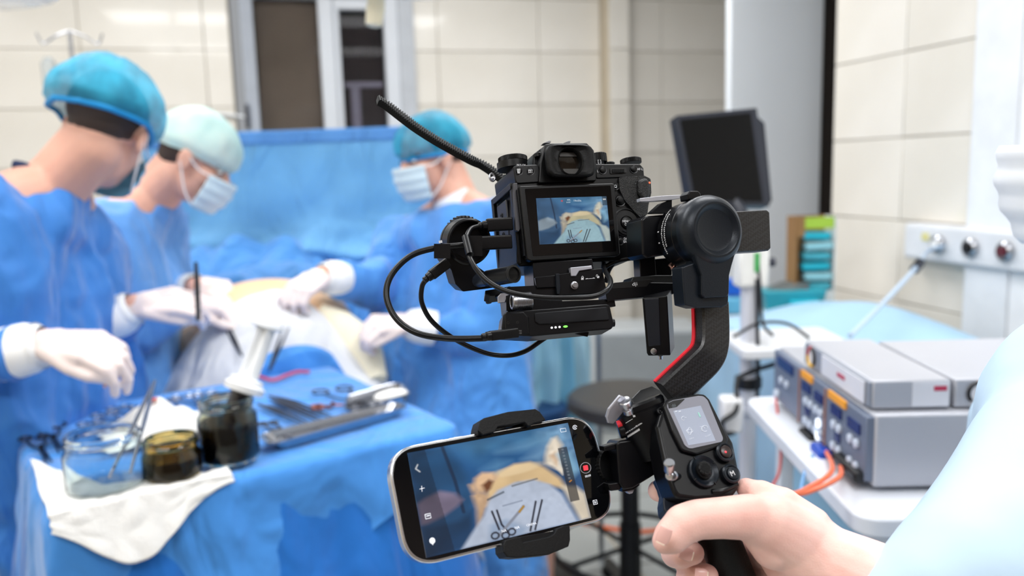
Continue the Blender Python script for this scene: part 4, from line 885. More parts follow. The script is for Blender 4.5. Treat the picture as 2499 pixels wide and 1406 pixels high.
gcb = thing('grey_cabinet', 'low grey metal cabinet with pale frame by the back wall, behind the black gas-lift stool', 'cabinet', V((gb_.x, gb_.y, 0))); zt_ = W(1600, 800, 4.55).z
mk('body', MB().box(TR((gb_.x, gb_.y+.2, zt_/2), R0), gw, .36, zt_-.02), mat('pale_frame', (206, 212, 216), .4), gcb, bevel=.008)
fp_ = V((gb_.x, gb_.y+.2, 0))+R0.to_3x3() @ V((0, -.185, 0))
for q in (0, 1):
    z0, z1 = (zt_-.44, zt_-.03) if q == 0 else (.03, zt_-.46)
    d_ = mk('drawer' if q == 0 else 'door', MB().box(TR((fp_.x, fp_.y, (z0+z1)/2), R0), gw-.05, .016, z1-z0), mat('grey_metal', (160, 166, 170), .4), gcb, bevel=.004)
for k, (x0, x1, d_, zt2, col, lab) in enumerate(((1285, 1360, 2.85, 800, (150, 200, 222), 'pale teal sheet hanging behind the video transmitter, left'), (1340, 1400, 2.9, 800, (120, 184, 214), 'teal blue sheet hanging between the two pale ones'), (1385, 1450, 2.95, 800, (166, 206, 222), 'pale sheet hanging beside the grey cabinet'))):
    P0, P1 = W(x0, zt2, d_), W(x1, zt2, d_+.05); zl = (.30, .12, .42)[k]
    def hs(u, v, P0=P0, P1=P1, k=k, zl=zl):
        p = P0*(1-u)+P1*u; w_ = .02*sin(u*9+k)*(.4+v)+.02*nz(u*4, v*3, k); return V((p.x+w_*.4+.03*(v-.5)*(k-1), p.y-w_, p.z*(1-v)+(p.z-.5+(.12 if k == 0 else 0))*v*1.0))
    top(mk('hanging_sheet', MB().grid(hs, 26, 26), mat('hang_%d' % k, col, .6, bump=.2, bscale=40), None, solid=.002, sharp=80), lab, 'sheet')
rk = thing('linen_rack', 'steel rack holding the hanging pale blue sheets', 'rack', V((W(1360, 800, 2.9).x, W(1360, 800, 2.9).y, 0)))
a_, b_ = W(1275, 798, 2.85), W(1460, 798, 3.0)
mk('rail', MB().cyl(a_, b_, .008), m_steel, rk)
for q in (a_, b_): mk('post', MB().cyl((q.x, q.y, 0), q, .01), m_steel, rk)
ob = WA(1600, 1295, 2, .05); cable('bright orange cable lying across the floor behind the black stool', [WA(1420, 1275, 2, .012), WA(1490, 1290, 2, .012), WA(1560, 1298, 2, .012), WA(1640, 1290, 2, .012)], .009, m_orf)
# ================================================================ CAMERA RIG : materials
m_cam = mat('camera_black', (8, 9, 11), .36, bump=.03, bscale=3000, var=.08, spec=.30)
m_matte = mat('matte_black_rubber', (9, 10, 12), .5, bump=.1, bscale=800, spec=.28)
m_leather = mat('pebbled_leather', (9, 10, 12), .40, spec=.5); voro_bump('pebbled_leather', 1900, 1.0, .0005)
m_gim = mat('gimbal_black', (8, 9, 13), .33, bump=.02, bscale=3000, var=.08, spec=.30)
m_motor = mat('motor_slate', (20, 27, 36), .36, bump=.05, bscale=900, metal=.3, var=.04)
m_print = mat('white_print', (232, 234, 238), .5, var=0)
m_silv = mat('brushed_silver', (176, 178, 184), .30, metal=1, var=.04)
m_lever = mat('silver_lever', (186, 188, 198), .38, metal=.6, var=.03)
m_hole = mat('port_black', (5, 5, 6), .5, var=0)
m_scrglass = mat('screen_glass', (8, 8, 9), .06, var=0)
m_red = mat('red_stripe', (226, 44, 58), .35)
m_cable = mat('cable_rubber', (9, 10, 13), .34, spec=.35, bump=.05, bscale=700)
# woven carbon fibre
m_carbon = mat('carbon_fibre', (30, 31, 35), .35, var=.1); nt = m_carbon.node_tree; b_ = nt.nodes['Principled BSDF']
tcn_ = nt.nodes.new('ShaderNodeTexCoord'); mp_ = nt.nodes.new('ShaderNodeMapping'); mp_.inputs['Rotation'].default_value = (.3, .5, .8); mp_.inputs['Scale'].default_value = (560, 560, 560)
ck = nt.nodes.new('ShaderNodeTexChecker'); ck.inputs['Scale'].default_value = 1; ck.inputs['Color1'].default_value = (.006, .006, .007, 1); ck.inputs['Color2'].default_value = (.016, .017, .020, 1)
nt.links.new(tcn_.outputs['Object'], mp_.inputs[0]); nt.links.new(mp_.outputs[0], ck.inputs['Vector']); nt.links.new(ck.outputs[0], b_.inputs['Base Color']); b_.inputs['Coat Weight'].default_value = .25; b_.inputs['Coat Roughness'].default_value = .25
# ---------------------------------------------------------------- pictures on the two live screens (colour attribute on a fine grid)
def paint(w, h, warm):
    y, x = np.mgrid[0:h, 0:w]; x = (x+.5)/w; y = (y+.5)/h; img = np.zeros((h, w, 3))
    def nzz(sx, sy, seed):
        r = np.random.RandomState(seed); g = r.rand(sy+2, sx+2); xi, yi = x*sx, y*sy; x0, y0 = xi.astype(int), yi.astype(int); fx, fy = xi-x0, yi-y0
        fx = fx*fx*(3-2*fx); fy = fy*fy*(3-2*fy); return g[y0, x0]*(1-fx)*(1-fy)+g[y0, x0+1]*fx*(1-fy)+g[y0+1, x0]*(1-fx)*fy+g[y0+1, x0+1]*fx*fy
    def C(c): return np.array(lin(c))
    def put(m, c, sh=None):
        m = np.clip(m, 0, 1)[..., None]; cc = C(c)*np.ones((h, w, 3)); 
        if sh is not None: cc = cc*sh[..., None]
        img[:] = img*(1-m)+cc*m
    def poly(P, soft=.006):
        P = np.array(P); ins = np.zeros((h, w), bool); dist = np.full((h, w), 9.)
        n = len(P)
        for i in range(n):
            (x0, y0), (x1, y1) = P[i], P[(i+1) % n]
            c = ((y0 > y) != (y1 > y)); xx = (x1-x0)*(y-y0)/((y1-y0) if abs(y1-y0) > 1e-9 else 1e-9)+x0; ins ^= c & (x < xx)
            dx, dy = x1-x0, (y1-y0); t = np.clip(((x-x0)*dx+(y-y0)*dy)/(dx*dx+dy*dy+1e-12), 0, 1); dist = np.minimum(dist, np.hypot(x-x0-t*dx, y-y0-t*dy))
        return np.clip(.5+np.where(ins, dist, -dist)/soft*.5, 0, 1)
    def blob(cx, cy, rx, ry, rot=0, soft=.12):
        c, s = math.cos(rot), math.sin(rot); a = ((x-cx)*c+(y-cy)*s)/rx; b = (-(x-cx)*s+(y-cy)*c)/ry; r = np.hypot(a, b); return np.clip((1-r)/soft+.5, 0, 1)
    def line(P, wd, c, a=1):
        m = np.zeros((h, w))
        for (x0, y0), (x1, y1) in zip(P, P[1:]):
            dx, dy = x1-x0, y1-y0; t = np.clip(((x-x0)*dx+(y-y0)*dy)/(dx*dx+dy*dy+1e-12), 0, 1); m = np.maximum(m, np.clip(1.5-np.hypot(x-x0-t*dx, (y-y0-t*dy)*h/w)/wd, 0, 1))
        put(m*a, c)
    n1, n2, n3 = nzz(5, 4, 1), nzz(12, 9, 2), nzz(34, 26, 3)
    base = .62+.5*n1+.35*(n2-.5); base = base*(1-.15*y)
    put(np.ones((h, w)), (52, 112, 168) if warm else (74, 118, 160), base)
    put(poly([(.25, .0), (.9, .0), (1, .12), (.6, .22), (.42, .18)], .12)*.5, (104, 168, 208), .8+.4*n2); put(poly([(.42, .17), (.60, .10), (.84, .20), (.72, .29), (.52, .30)], .06)*.55, (22, 84, 140))
    put(poly([(.52, .16), (.78, .09), (.95, .14), (.70, .20)], .05)*.5, (140, 188, 220)); put(poly([(.40, .30), (.50, .24), (.58, .27), (.50, .36)], .04)*.5, (118, 170, 208)); put(poly([(.66, .28), (.84, .16), (.88, .24), (.76, .34)], .04)*.5, (150, 192, 222)); put(poly([(.80, .04), (.98, .0), (1, .3), (.9, .3)], .06)*.6, (150, 190, 220), .7+.5*n3)
    put(poly([(.0, 0), (.22, 0), (.30, .30), (.33, .55), (.26, .8), (0, 1)], .03)*.75, (40, 84, 120) if warm else (70, 104, 136), .8+.4*n2)
    line([(.20, .0), (.235, .35), (.25, .66)], .010, (26, 40, 66), .7)
    put(poly([(0, .72), (.22, .74), (.30, .66), (.28, 1), (0, 1)], .03)*.8, (22, 62, 96) if warm else (34, 74, 108), .8+.4*n1)
    # belly arc
    put(poly([(.38, .62), (.42, .46), (.50, .36), (.60, .31), (.70, .32), (.78, .40), (.86, .54), (.90, .68), (.80, .60), (.6, .5), (.45, .58)], .02), (236, 206, 160) if warm else (208, 200, 166), .82+.25*n2)
    put(blob(.60, .37, .17, .045, -.05, .5)*.5, (250, 228, 190))
    # hands
    ht = (232, 196, 160) if warm else (204, 196, 178)
    sh_ = .70+.30*np.clip((.62-y)/.25, 0, 1)+.25*(n3-.5)
    put(poly([(.335, .44), (.35, .37), (.40, .33), (.46, .35), (.49, .40), (.46, .44), (.43, .43), (.42, .50), (.38, .53), (.345, .51)], .02), ht, sh_+.1*n2)
    put(poly([(.31, .42), (.345, .42), (.35, .50), (.32, .50)], .02), ht, sh_*.95); put(poly([(.385, .45), (.43, .41), (.455, .44), (.43, .50), (.40, .53)], .015), (128, 82, 52))
    put(poly([(.315, .53), (.35, .50), (.40, .54), (.425, .60), (.42, .66), (.38, .68), (.35, .78), (.31, .84), (.325, .66)], .02), ht, sh_*.96+.12*n2)
    hw = (246, 234, 216) if warm else (222, 220, 204)
    put(poly([(.80, .30), (.83, .20), (.87, .13), (.905, .12), (.93, .22), (.90, .27), (.895, .38), (.87, .46), (.83, .42), (.79, .37)], .02), hw, .78+.35*n3); put(poly([(.83, .30), (.87, .27), (.885, .36), (.86, .42)], .015)*.6, (214, 172, 130)); put(poly([(.855, .44), (.885, .38), (.90, .46), (.885, .52)], .01), hw)
    gl = (134, 124, 146) if warm else (150, 166, 178)
    put(poly([(.0, .50), (.05, .46), (.14, .42), (.22, .47), (.26, .55), (.22, .60), (.14, .66), (.04, .70), (0, .70)], .02), gl, .75+.5*n2)
    # drape mound
    put(poly([(.36, .74), (.40, .62), (.47, .53), (.58, .49), (.70, .50), (.79, .58), (.85, .70), (.91, 1.0), (.20, 1.0), (.27, .88)], .015), (196, 206, 224) if warm else (164, 196, 206), .80+.22*n1+.12*n3)
    put(poly([(.86, .62), (.95, .66), (1, .75), (1, 1), (.93, 1)], .02), (232, 220, 200) if warm else (196, 208, 204), .85+.25*n2)
    put(poly([(.88, .30), (.98, .30), (1, .5), (.93, .58)], .03)*.8, (150, 196, 222), .8+.4*n2)
    put(poly([(.38, .84), (.48, .82), (.60, .95), (.56, 1), (.36, 1)], .02)*.35, (110, 150, 190))
    dk = (44, 46, 60)
    line([(.40, .60), (.50, .56)], .006, (90, 100, 110), .8); line([(.56, .52), (.72, .50)], .005, (110, 110, 110), .7); line([(.48, .69), (.60, .68)], .004, (140, 150, 170), .7)
    line([(.41, .72), (.43, .90)], .006, dk); line([(.44, .72), (.45, .86), (.48, .95)], .006, dk); line([(.60, .74), (.42, .96)], .009, (150, 156, 170)); line([(.60, .74), (.57, .78)], .007, (190, 150, 60))
    line([(.68, .72), (.61, .98)], .006, dk); line([(.72, .72), (.64, .98)], .006, dk)
    for cx, cy in ((.40, .95), (.46, .97), (.50, .95)): line([(cx+.022*math.cos(t), cy+.03*math.sin(t)) for t in np.linspace(0, 6.3, 12)], .005, dk)
    img[:] = np.clip(img, 0, 1)**1.12*1.05
    return img, put, line, blob, poly, x, y
def screen(name, fr, quad, w_, img, parent, em):
    h, w, _ = img.shape; Q = [V(fr.pt(px, py, w_)) for px, py in quad]; vs = []; fs = []
    for j in range(h+1):
        for i in range(w+1):
            u, v = i/w, j/h; p = Q[0]*(1-u)*(1-v)+Q[1]*u*(1-v)+Q[2]*u*v+Q[3]*(1-u)*v; vs.append(fr.S @ p)
    for j in range(h):
        for i in range(w): a = j*(w+1)+i; fs.append((a, a+w+1, a+w+2, a+1))
    c = sum(vs, V((0, 0, 0)))/len(vs); me = bpy.data.meshes.new(name); me.from_pydata([v-c for v in vs], [], fs)
    P = np.pad(img, ((0, 1), (0, 1), (0, 0)), mode='edge'); P = (P+np.roll(P, 1, 0)+np.roll(P, 1, 1)+np.roll(np.roll(P, 1, 0), 1, 1))/4; P[0, :] = img[0].mean(0)*0+np.pad(img, ((0, 1), (0, 1), (0, 0)), mode='edge')[0]
    ca = me.color_attributes.new('picture', 'FLOAT_COLOR', 'POINT'); d = np.ones(((h+1)*(w+1), 4)); d[:, :3] = P.reshape(-1, 3); ca.data.foreach_set('color', d.ravel())
    m = bpy.data.materials.new(name+'_picture'); m.use_nodes = True; nt = m.node_tree; b = nt.nodes['Principled BSDF']; at = nt.nodes.new('ShaderNodeAttribute'); at.attribute_name = 'picture'
    b.inputs['Base Color'].default_value = (.01, .01, .012, 1); b.inputs['Roughness'].default_value = .08; nt.links.new(at.outputs['Color'], b.inputs['Emission Color']); b.inputs['Emission Strength'].default_value = em
    me.materials.append(m); o = bpy.data.objects.new(name, me); place(o, parent, c); return o
# ================================================================ MIRRORLESS CAMERA
CB = Fr(1400, 520, .62, (235, 12), (-17, 177), zu=-80)
cm = thing('mirrorless_camera', 'black mirrorless camera with live screen mounted on the gimbal, seen from behind', 'camera', CB.L(0, 0, -60))
# rear face outline traced on its own plane, real body depth behind it
mb = MB(); CB.prism(mb, [(1257, 428), (1570, 424), (1583, 440), (1570, 620), (1540, 634), (1268, 650), (1262, 640)], -165, -6, r=7); body = mk('body', mb, m_cam, cm, bevel=.0009)
mb = MB(); CB.prism(mb, [(1252, 404), (1316, 401), (1318, 445), (1259, 449)], -160, -2, r=9); mk('top_plate', mb, m_cam, cm, bevel=.0008); mb = MB(); CB.prism(mb, [(1452, 400), (1562, 400), (1571, 410), (1573, 432), (1455, 436)], -150, -3, r=6); mk('top_plate', mb, m_cam, cm, bevel=.0008)
# viewfinder hump
mb = MB(); CB.prism(mb, [(1314, 448), (1318, 398), (1330, 352), (1345, 349), (1432, 348), (1450, 366), (1456, 402), (1456, 442)], -118, 4, r=6, taper=.9); mk('viewfinder_hump', mb, m_cam, cm, bevel=.001)
mb = MB(); CB.prism(mb, [(1300, 420), (1302, 376), (1334, 352), (1350, 350), (1350, 420)], -130, -34, r=5); mk('viewfinder_side', mb, m_cam, cm, bevel=.001)
for (a, b_) in ((1335, 345), (1383, 345)):
    mb = MB(); CB.prism(mb, [(a-10, 350), (a+5, 343), (a+10, 344), (a+8, 350)], -60, -40); mk('shoe_rail', mb, mat('dull_rail', (90, 90, 92), .35, metal=1), cm, bevel=.0004)
# eyecup: rounded rectangle outside, round hole inside
def rr_ring(cx, cy, w, h, r, n, z):
    P = []; 
    for i in range(n):
        a = 2*pi*i/n; c, s = cos(a), sin(a); e = .42 if r < 1 else 1.0
        P.append((cx+w*math.copysign(abs(c)**e, c), cy+h*math.copysign(abs(s)**e, s), z))
    return P
ec = CB.pt(1393, 392, 30); n = 56
def er(w, h, z, sq): return [(ec[0]+dx, ec[1]+dy, z) for dx, dy, _ in rr_ring(0, 0, w, h, .5 if sq else 1, n, z)]
R = [er(56, 36, 2, 1), er(60, 40, 14, 1), er(63, 42, 26, 1), er(61, 41, 34, 1), er(56, 37, 36, 1), er(47, 36, 33, 1), er(36, 37, 27, 0), er(33, 35, 29, 0), er(30, 33, 27, 0), er(29, 32, 4, 0)]
mk('eyecup', MB().rings(R, True, False, CB.S), m_matte, cm, sharp=60)
ep = mk('eyepiece', MB().lathe([(31, 6), (29, 9), (2, 9.5)], 32, CB.S @ TR((ec[0], ec[1], 0))), mat('eyepiece_glass', (26, 20, 14), .05, coat=.8), cm)
mb = MB(); CB.prism(mb, [(1366, 372), (1418, 372), (1418, 382), (1366, 382)], 9, 12); CB.prism(mb, [(1374, 412), (1413, 412), (1409, 424), (1378, 424)], 9, 13); mk('eyepiece_frame', mb, mat('dim_grey', (54, 52, 50), .5), ep)
# left dial stack, right dials
def dial(px, py, w, r, h, name='dial', ribs=36, m=m_cam, par=cm, rib=1.6, h0=0):
    p = CB.pt(px, py, w); M = CB.S @ TR((p[0], p[1]+h0, w), rot_to((0, 1, 0), (1, 0, 0)))
    R = [[( (r+(rib if i % 2 else 0)*k)*cos(pi*i/ribs), (r+(rib if i % 2 else 0)*k)*sin(pi*i/ribs), z) for i in range(2*ribs)] for z, k in ((0, 0), (1, 1), (h-1, 1), (h, 0))]
    R.append([(x*.86, y*.86, h+1) for x, y, _ in R[-1]]); return mk(name, MB().rings(R, True, True, M), m, par, sharp=25)
dial(1251, 414, -60, 38, 17, 'mode_ring', 40, rib=0); d_ = dial(1252, 397, -60, 35, 13, ribs=56)
CB.text('BKT CH', 1272, 403, -20, 6.5, m_print, d_); dial(1540, 400, -40, 26, 12, ribs=44); dial(1462, 398, -75, 20, 24, ribs=30); CB.text('[ ]', 1463, 394, -40, 11, m_print, cm)
dial(1487, 402, -70, 13, 5, ribs=16)
dial(1315, 384, -30, 10, 10, ribs=12)
# strap lug
mb = MB(); mb.tube(ring_pts(V((0, 0, 0)), 8.5, 12, 20, V((1, 0, 0)), V((0, 1, 0))), 3.2, 8, 0); lg = CB.pt(1203, 433, -80); mb.v = [tuple(CB.S @ (V(v)*.8+V((lg[0]-2, lg[1], -80)))) for v in mb.v]; mk('strap_lug', mb, m_silv, cm)
mk('lug_screw', MB().lathe([(6, 0), (6, 5), (4, 6)], 16, CB.S @ TR((lg[0]+2, lg[1]-2, -84))), m_silv, cm)
# left side: open port door frame with two screws
sl = lambda y, z, dx=0: CB.S @ V((CB.pt(1259, 520, -8)[0]-dx, y, z))
def sidebox(y0, y1, z0, z1, dx0, dx1, name, m, **k):
    x = CB.pt(1259, 520, -8)[0]; return mk(name, MB().box(CB.S, dx1-dx0, y1-y0, z1-z0, (x-(dx0+dx1)/2, (y0+y1)/2, (z0+z1)/2)), m, cm, **k)
sidebox(-120, 78, -165, -150, -2, 9, 'cage_bar', m_cam, bevel=.0006); sidebox(-120, 78, -20, -4, -2, 7, 'cage_bar', m_cam, bevel=.0006); sidebox(62, 78, -165, -4, -2, 9, 'cage_bar', m_cam, bevel=.0006)
sidebox(-70, 52, -135, -60, -2, 5, 'port_cover', mat('port_cover_grey', (30, 31, 35), .4), bevel=.0008)
for y in (50-8-22, -28): mk('port_screw', MB().lathe([(7, 0), (7, 3), (4, 3), (3.6, 1)], 18, CB.S @ TR((CB.pt(1259, 520, -8)[0]-4, y, -100), rot_to((-1, 0, 0)))), m_hole, cm)
mb = MB(); CB.prism(mb, [(1253, 447), (1263, 446), (1271, 558), (1266, 566), (1259, 562)], -4, 8, r=2); mk('cage_strip', mb, mat('strip_grey', (52, 52, 58), .4), cm, bevel=.0006)
# buttons
def btn(px, py, r, w=-3, h=5, m=m_cam, name='button', par=cm, fr=CB, ring=True):
    o = MB(); fr.lathe(o, px, py, w, [(r, 0), (r, h-1.2), (r-1.4, h), (r*.3, h+.3)], 28); b = mk(name, o, m, par, sharp=50)
    if ring: g = MB(); fr.lathe(g, px, py, w, [(r+3.2, 0), (r+3, 2), (r+1, 1.6), (r+.6, 0)], 28); mk('button_rim', g, MATS['port_cover_grey'], b, sharp=50)
    return b
def icon(fr, pts, w, m, par, r=.6, name='icon', closed=False):
    P = [fr.w(px, py, w) for px, py in pts]; P = P+[P[0]] if closed else P; return mk(name, MB().tube(P, r*fr.k, 6, 0), m, par)
b1 = btn(1266, 418, 7.5); icon(CB, [(1263, 416), (1269, 416), (1268, 423), (1264, 423)], 3, m_print, b1, .9, closed=True); icon(CB, [(1262, 413.5), (1270, 413.5)], 3, m_print, b1, .9); icon(CB, [(1266, 417), (1266, 422)], 3, m_print, b1, .9)
b2 = btn(1294, 418, 7.5); icon(CB, [(1290, 415), (1299, 415), (1299, 422), (1290, 422)], 3, m_print, b2, .7, closed=True); icon(CB, [(1293, 416.5), (1297, 418.5), (1293, 420.5)], 3, m_print, b2, .8, closed=True)
btn(1470, 415, 8.5); btn(1546, 413, 8.5); CB.text('AF-L', 1562, 413, 0, 8.5, m_print, cm); CB.text('L', 1459, 418, 0, 8.5, m_print, cm)
mb = MB(); CB.prism(mb, [(1489, 411), (1528, 409), (1530, 421), (1490, 424)], -6, 0, r=2); wl_ = mk('wheel_slot', mb, m_hole, cm)
for k in range(12):
    mb = MB(); x = 1495+k*2.5; CB.prism(mb, [(x, 412.5), (x+1.4, 412.4), (x+1.5, 420.5), (x+.1, 420.8)], -2, 3.5); mk('rib', mb, m_matte, wl_)
# grip
mb = MB(); CB.prism(mb, [(1510, 432), (1574, 429), (1588, 436), (1590, 470), (1583, 500), (1580, 524), (1562, 531), (1545, 513), (1534, 500), (1524, 488), (1512, 462)], -150, 2, r=7); mk('grip', mb, m_leather, cm, bevel=.0022, seg=3)
mb = MB(); CB.prism(mb, [(1560, 440), (1578, 434), (1587, 446), (1586, 474), (1574, 492), (1560, 470)], 0, 12, r=9, taper=1.15); mk('thumb_rest', mb, m_leather, cm, bevel=.003, seg=3)
mk('tally_light', MB().ell(CB.S @ TR(CB.pt(1585, 446, 10)), 2.4, 2.4, 2), mat('red_tally', (255, 90, 50), .3, emit=1.6), cm)
# screen unit
LC = CB
lcd = MB(); CB.prism(lcd, [(1268, 454), (1494, 447), (1500, 449), (1514, 619), (1508, 624), (1296, 637), (1287, 633)], 2, 24, r=3); lcd = mk('screen_housing', lcd, m_cam, cm, bevel=.0008)
mb = MB(); CB.prism(mb, [(1281, 461), (1490, 453), (1504, 613), (1301, 625)], 23, 25, r=2); mk('screen_glass', mb, m_scrglass, lcd)
mb = MB(); CB.prism(mb, [(1262, 462), (1268, 458), (1286, 630), (1280, 624)], -4, 16, r=1); mk('screen_hinge', mb, m_cam, cm, bevel=.0005)
img, put, line, blob_, poly_, X_, Y_ = paint(230, 150, False)
put(blob_(.36, .075, .010, .016, 0, .5), (220, 60, 60)); line([(.352+.008*math.cos(t), .075+.013*math.sin(t)) for t in np.linspace(0, 6.3, 10)], .002, (220, 100, 100))
put(((X_ > .93) & (Y_ < .20) & (Y_ > 0))*.7, (40, 44, 52)); put(((X_ > .945) & (X_ < .985) & (Y_ > .05) & (Y_ < .08))*1., (220, 220, 220))
screen('picture', CB, [(1308, 484), (1480, 479), (1490.5, 588), (1317, 597)], 25.5, img, lcd, .62)
tl_ = CB.text('19m50s', 1409, 490, 26, 6.6, mat('screen_white', (170, 186, 196), .4, emit=.4), lcd); CB.text('4K', 1388, 488, 26, 5.4, MATS['screen_white'], lcd, sx=1.6); CB.text('29.97P', 1387, 494, 26, 4, MATS['screen_white'], lcd)
# right-hand controls
q = btn(1502, 455, 7, w=-4, h=6); CB.text('Q', 1502, 455, 3, 10, m_print, q)
j = btn(1512, 489, 13, w=-5, h=5); btn(1512, 489, 8, w=0, h=7, m=m_matte, name='joystick', ring=False)
mb = MB(); CB.lathe(mb, 1528, 545, -4, [(38, 0), (38, 3), (35, 4), (34, 1), (31, 1), (31, 4), (18, 4.5), (17, 1), (16, 0)], 48); dp = mk('selector_pad', mb, m_cam, cm, sharp=30)
btn(1527, 544, 15, w=-3, h=7, par=dp, ring=False); CB.text('MENU', 1528, 540.5, 5.2, 8.6, m_print, dp, sx=.85); CB.text('OK', 1529, 548, 5.2, 8.6, m_print, dp, sx=.85)
icon(CB, [(1520, 562), (1526, 565), (1533, 565)], 2, m_silv, dp, 1.4, name='pad_edge')
bb = btn(1513, 588, 8, w=-5, h=5); CB.text('DISP', 1529, 583, -1, 9, m_print, cm, sx=.85); CB.text('BACK', 1530, 590, -1, 9, m_print, cm, sx=.85)
# lens barrel with gear ring, behind the body
def gear(fr, cx, cy, w0, w1, r, teeth, depth, name, m, par, hole=.86):
    R = []
    for z, k in ((w0, 0), (w0+1, 1), (w1-1, 1), (w1, 0)): R.append([((r+(depth*k if i % 4 in (1, 2) else 0))*cos(2*pi*i/(teeth*4)), (r+(depth*k if i % 4 in (1, 2) else 0))*sin(2*pi*i/(teeth*4)), z) for i in range(teeth*4)])
    R.append([(x*hole, y*hole, w1) for x, y, _ in R[-1]]); R.insert(0, [(x*hole, y*hole, w0) for x, y, _ in R[0]])
    return mk(name, MB().rings(R, False, False, fr.S @ TR((cx, cy, 0)), closed=True), m, par, sharp=25)
lp = CB.pt(1376, 532, -112)
mk('lens_barrel', MB().lathe([(100, -160), (104, -168), (108, -176), (110, -300), (104, -306), (92, -306), (88, -280), (2, -278)], 64, CB.S @ TR((lp[0]-2, lp[1], 0))), m_cam, cm, sharp=30)
ln = mk('lens_scale_ring', MB().lathe([(113, -262), (114, -264), (114, -276), (113, -278)], 64, CB.S @ TR((lp[0]-2, lp[1], 0)), False, False), mat('orange_scale_print', (206, 120, 50), .5, rgb2=(20, 20, 22), vscale=900, var=.4), cm)
fg = thing('lens_gear_strap', 'black toothed rubber lens gear whose loose end curls up to the left above the camera', 'strap', CB.L(lp[0], lp[1], -200))
gear(CB, lp[0]-2, lp[1], -244, -190, 118, 96, 6, 'gear_ring', m_matte, fg)
# loose toothed tail
tp = [(1222, 424, .685), (1190, 404, .68), (1150, 384, .675), (1100, 357, .67), (1055, 331, .665), (1015, 305, .66), (975, 275, .655), (945, 252, .65), (921, 237, .645)]
Pt = catmull([CB.L(lp[0]-40, lp[1]+112, -216), CB.L(lp[0]-78, lp[1]+100, -214)]+[W(a, b+8, c) for a, b, c in tp[1:]], 14); N_ = len(Pt); R = []; teeth = MB(); up0 = UP
for i, p in enumerate(Pt):
    t = (Pt[min(i+1, N_-1)]-Pt[max(0, i-1)]).normalized(); sd_ = t.cross(FW).normalized(); 
    if sd_.dot(UP) < 0: sd_ = -sd_
    sd_ = (sd_*.86-FW*.5).normalized(); bn = t.cross(sd_).normalized(); hw, ht = .0042, .0022
    R.append([tuple(p+bn*a*hw+sd_*b*ht) for a, b in ((-1, -1), (1, -1), (1, 1), (-1, 1))])
mk('strap_tail', MB().rings(R), m_matte, fg, sharp=30)
L_ = [0]
for i in range(1, N_): L_.append(L_[-1]+(Pt[i]-Pt[i-1]).length)
s_ = 0; 
while s_ < L_[-1]:
    i = max(1, next((k for k in range(N_) if L_[k] >= s_), N_-1)); f = (s_-L_[i-1])/max(1e-9, L_[i]-L_[i-1]); p = Pt[i-1].lerp(Pt[i], f); t = (Pt[i]-Pt[i-1]).normalized()
    sd_ = t.cross(FW).normalized(); sd_ = -sd_ if sd_.dot(UP) < 0 else sd_; sd_ = (sd_*.86-FW*.5).normalized(); bn = t.cross(sd_).normalized()
    M = Matrix(((t.x, bn.x, sd_.x, 0), (t.y, bn.y, sd_.y, 0), (t.z, bn.z, sd_.z, 0), (0, 0, 0, 1))); M.translation = p+sd_*.0030
    teeth.prism([(-.0010, -.0008), (.0008, -.0008), (.0004, .0004), (-.0004, .0004)], -.0042, .0042, M @ Matrix.Rotation(pi/2, 4, 'X')); s_ += .0021
mk('strap_teeth', teeth, m_matte, fg, sharp=30)['kind'] = 'stuff'
# ================================================================ FOCUS MOTOR on its rod
FM = Fr(1125, 590, .60, (60, 14), (-10, 60), zu=-26)
fm_ = thing('focus_motor', 'round black lens focus motor on a rod, left of the camera', 'motor', FM.L(0, 0, -30))
mb = MB(); mb.lathe([(48, -60), (56, -54), (58, -40), (56, -38), (56, -36), (58, -34), (58, 4), (54, 8), (51, 8), (48, 0), (44, -22), (2, -24)], 56, FM.S @ TR((20, -4, 0))); mk('housing', mb, m_gim, fm_, sharp=28)
gear(FM, 44, 10, -108, -72, 42, 28, 5, 'drive_gear', m_matte, fm_, .3)
mb = MB(); FM.prism(mb, [(1082, 632), (1100, 610), (1150, 640), (1190, 668), (1225, 668), (1222, 700), (1178, 706), (1130, 712), (1112, 694), (1102, 660)], -50, 2, r=8); mk('arm', mb, m_gim, fm_, bevel=.0015)
r0, r1 = W(1150, 688, .615), W(1252, 669, .575)
mk('rod', MB().cyl(r0, r0.lerp(r1, .72), .0052), mat('rod_slate', (60, 68, 84), .3, metal=.6), fm_)
mk('rod_clamp', MB().cyl(r0.lerp(r1, .42), r1, .0062), m_gim, fm_, bevel=.0004); dv = (r1-r0).normalized(); mk('rod_end', MB().lathe([(.0062, 0), (.0064, .0012), (.0050, .0014), (.0048, -.003), (.0002, -.003)], 32, TR(r1, rot_to(dv))), m_hole, fm_, sharp=30)
mb = MB(); mb.lathe([(4, -6), (7, -4), (7, 4), (5, 7), (5, 9), (8, 12), (8, 20), (6, 22)], 24, FM.S @ TR(FM.pt(1190, 720, -20), rot_to((0, -1, 0)))); mk('clamp_knob', mb, m_motor, fm_); mb = MB(); BP_ = Fr(1210, 710, .60, (60, 4), (-4, 20), zu=-12); BP_.prism(mb, [(1184, 709), (1246, 698), (1246, 716), (1196, 722), (1184, 718)], -40, -8, r=2); mk('clamp_bracket', mb, m_gim, fm_, bevel=.0006)
mk('serial_print', MB().box(FM.S @ TR(FM.pt(1075, 590, 2)), 9, 6, .4), m_print, fm_)
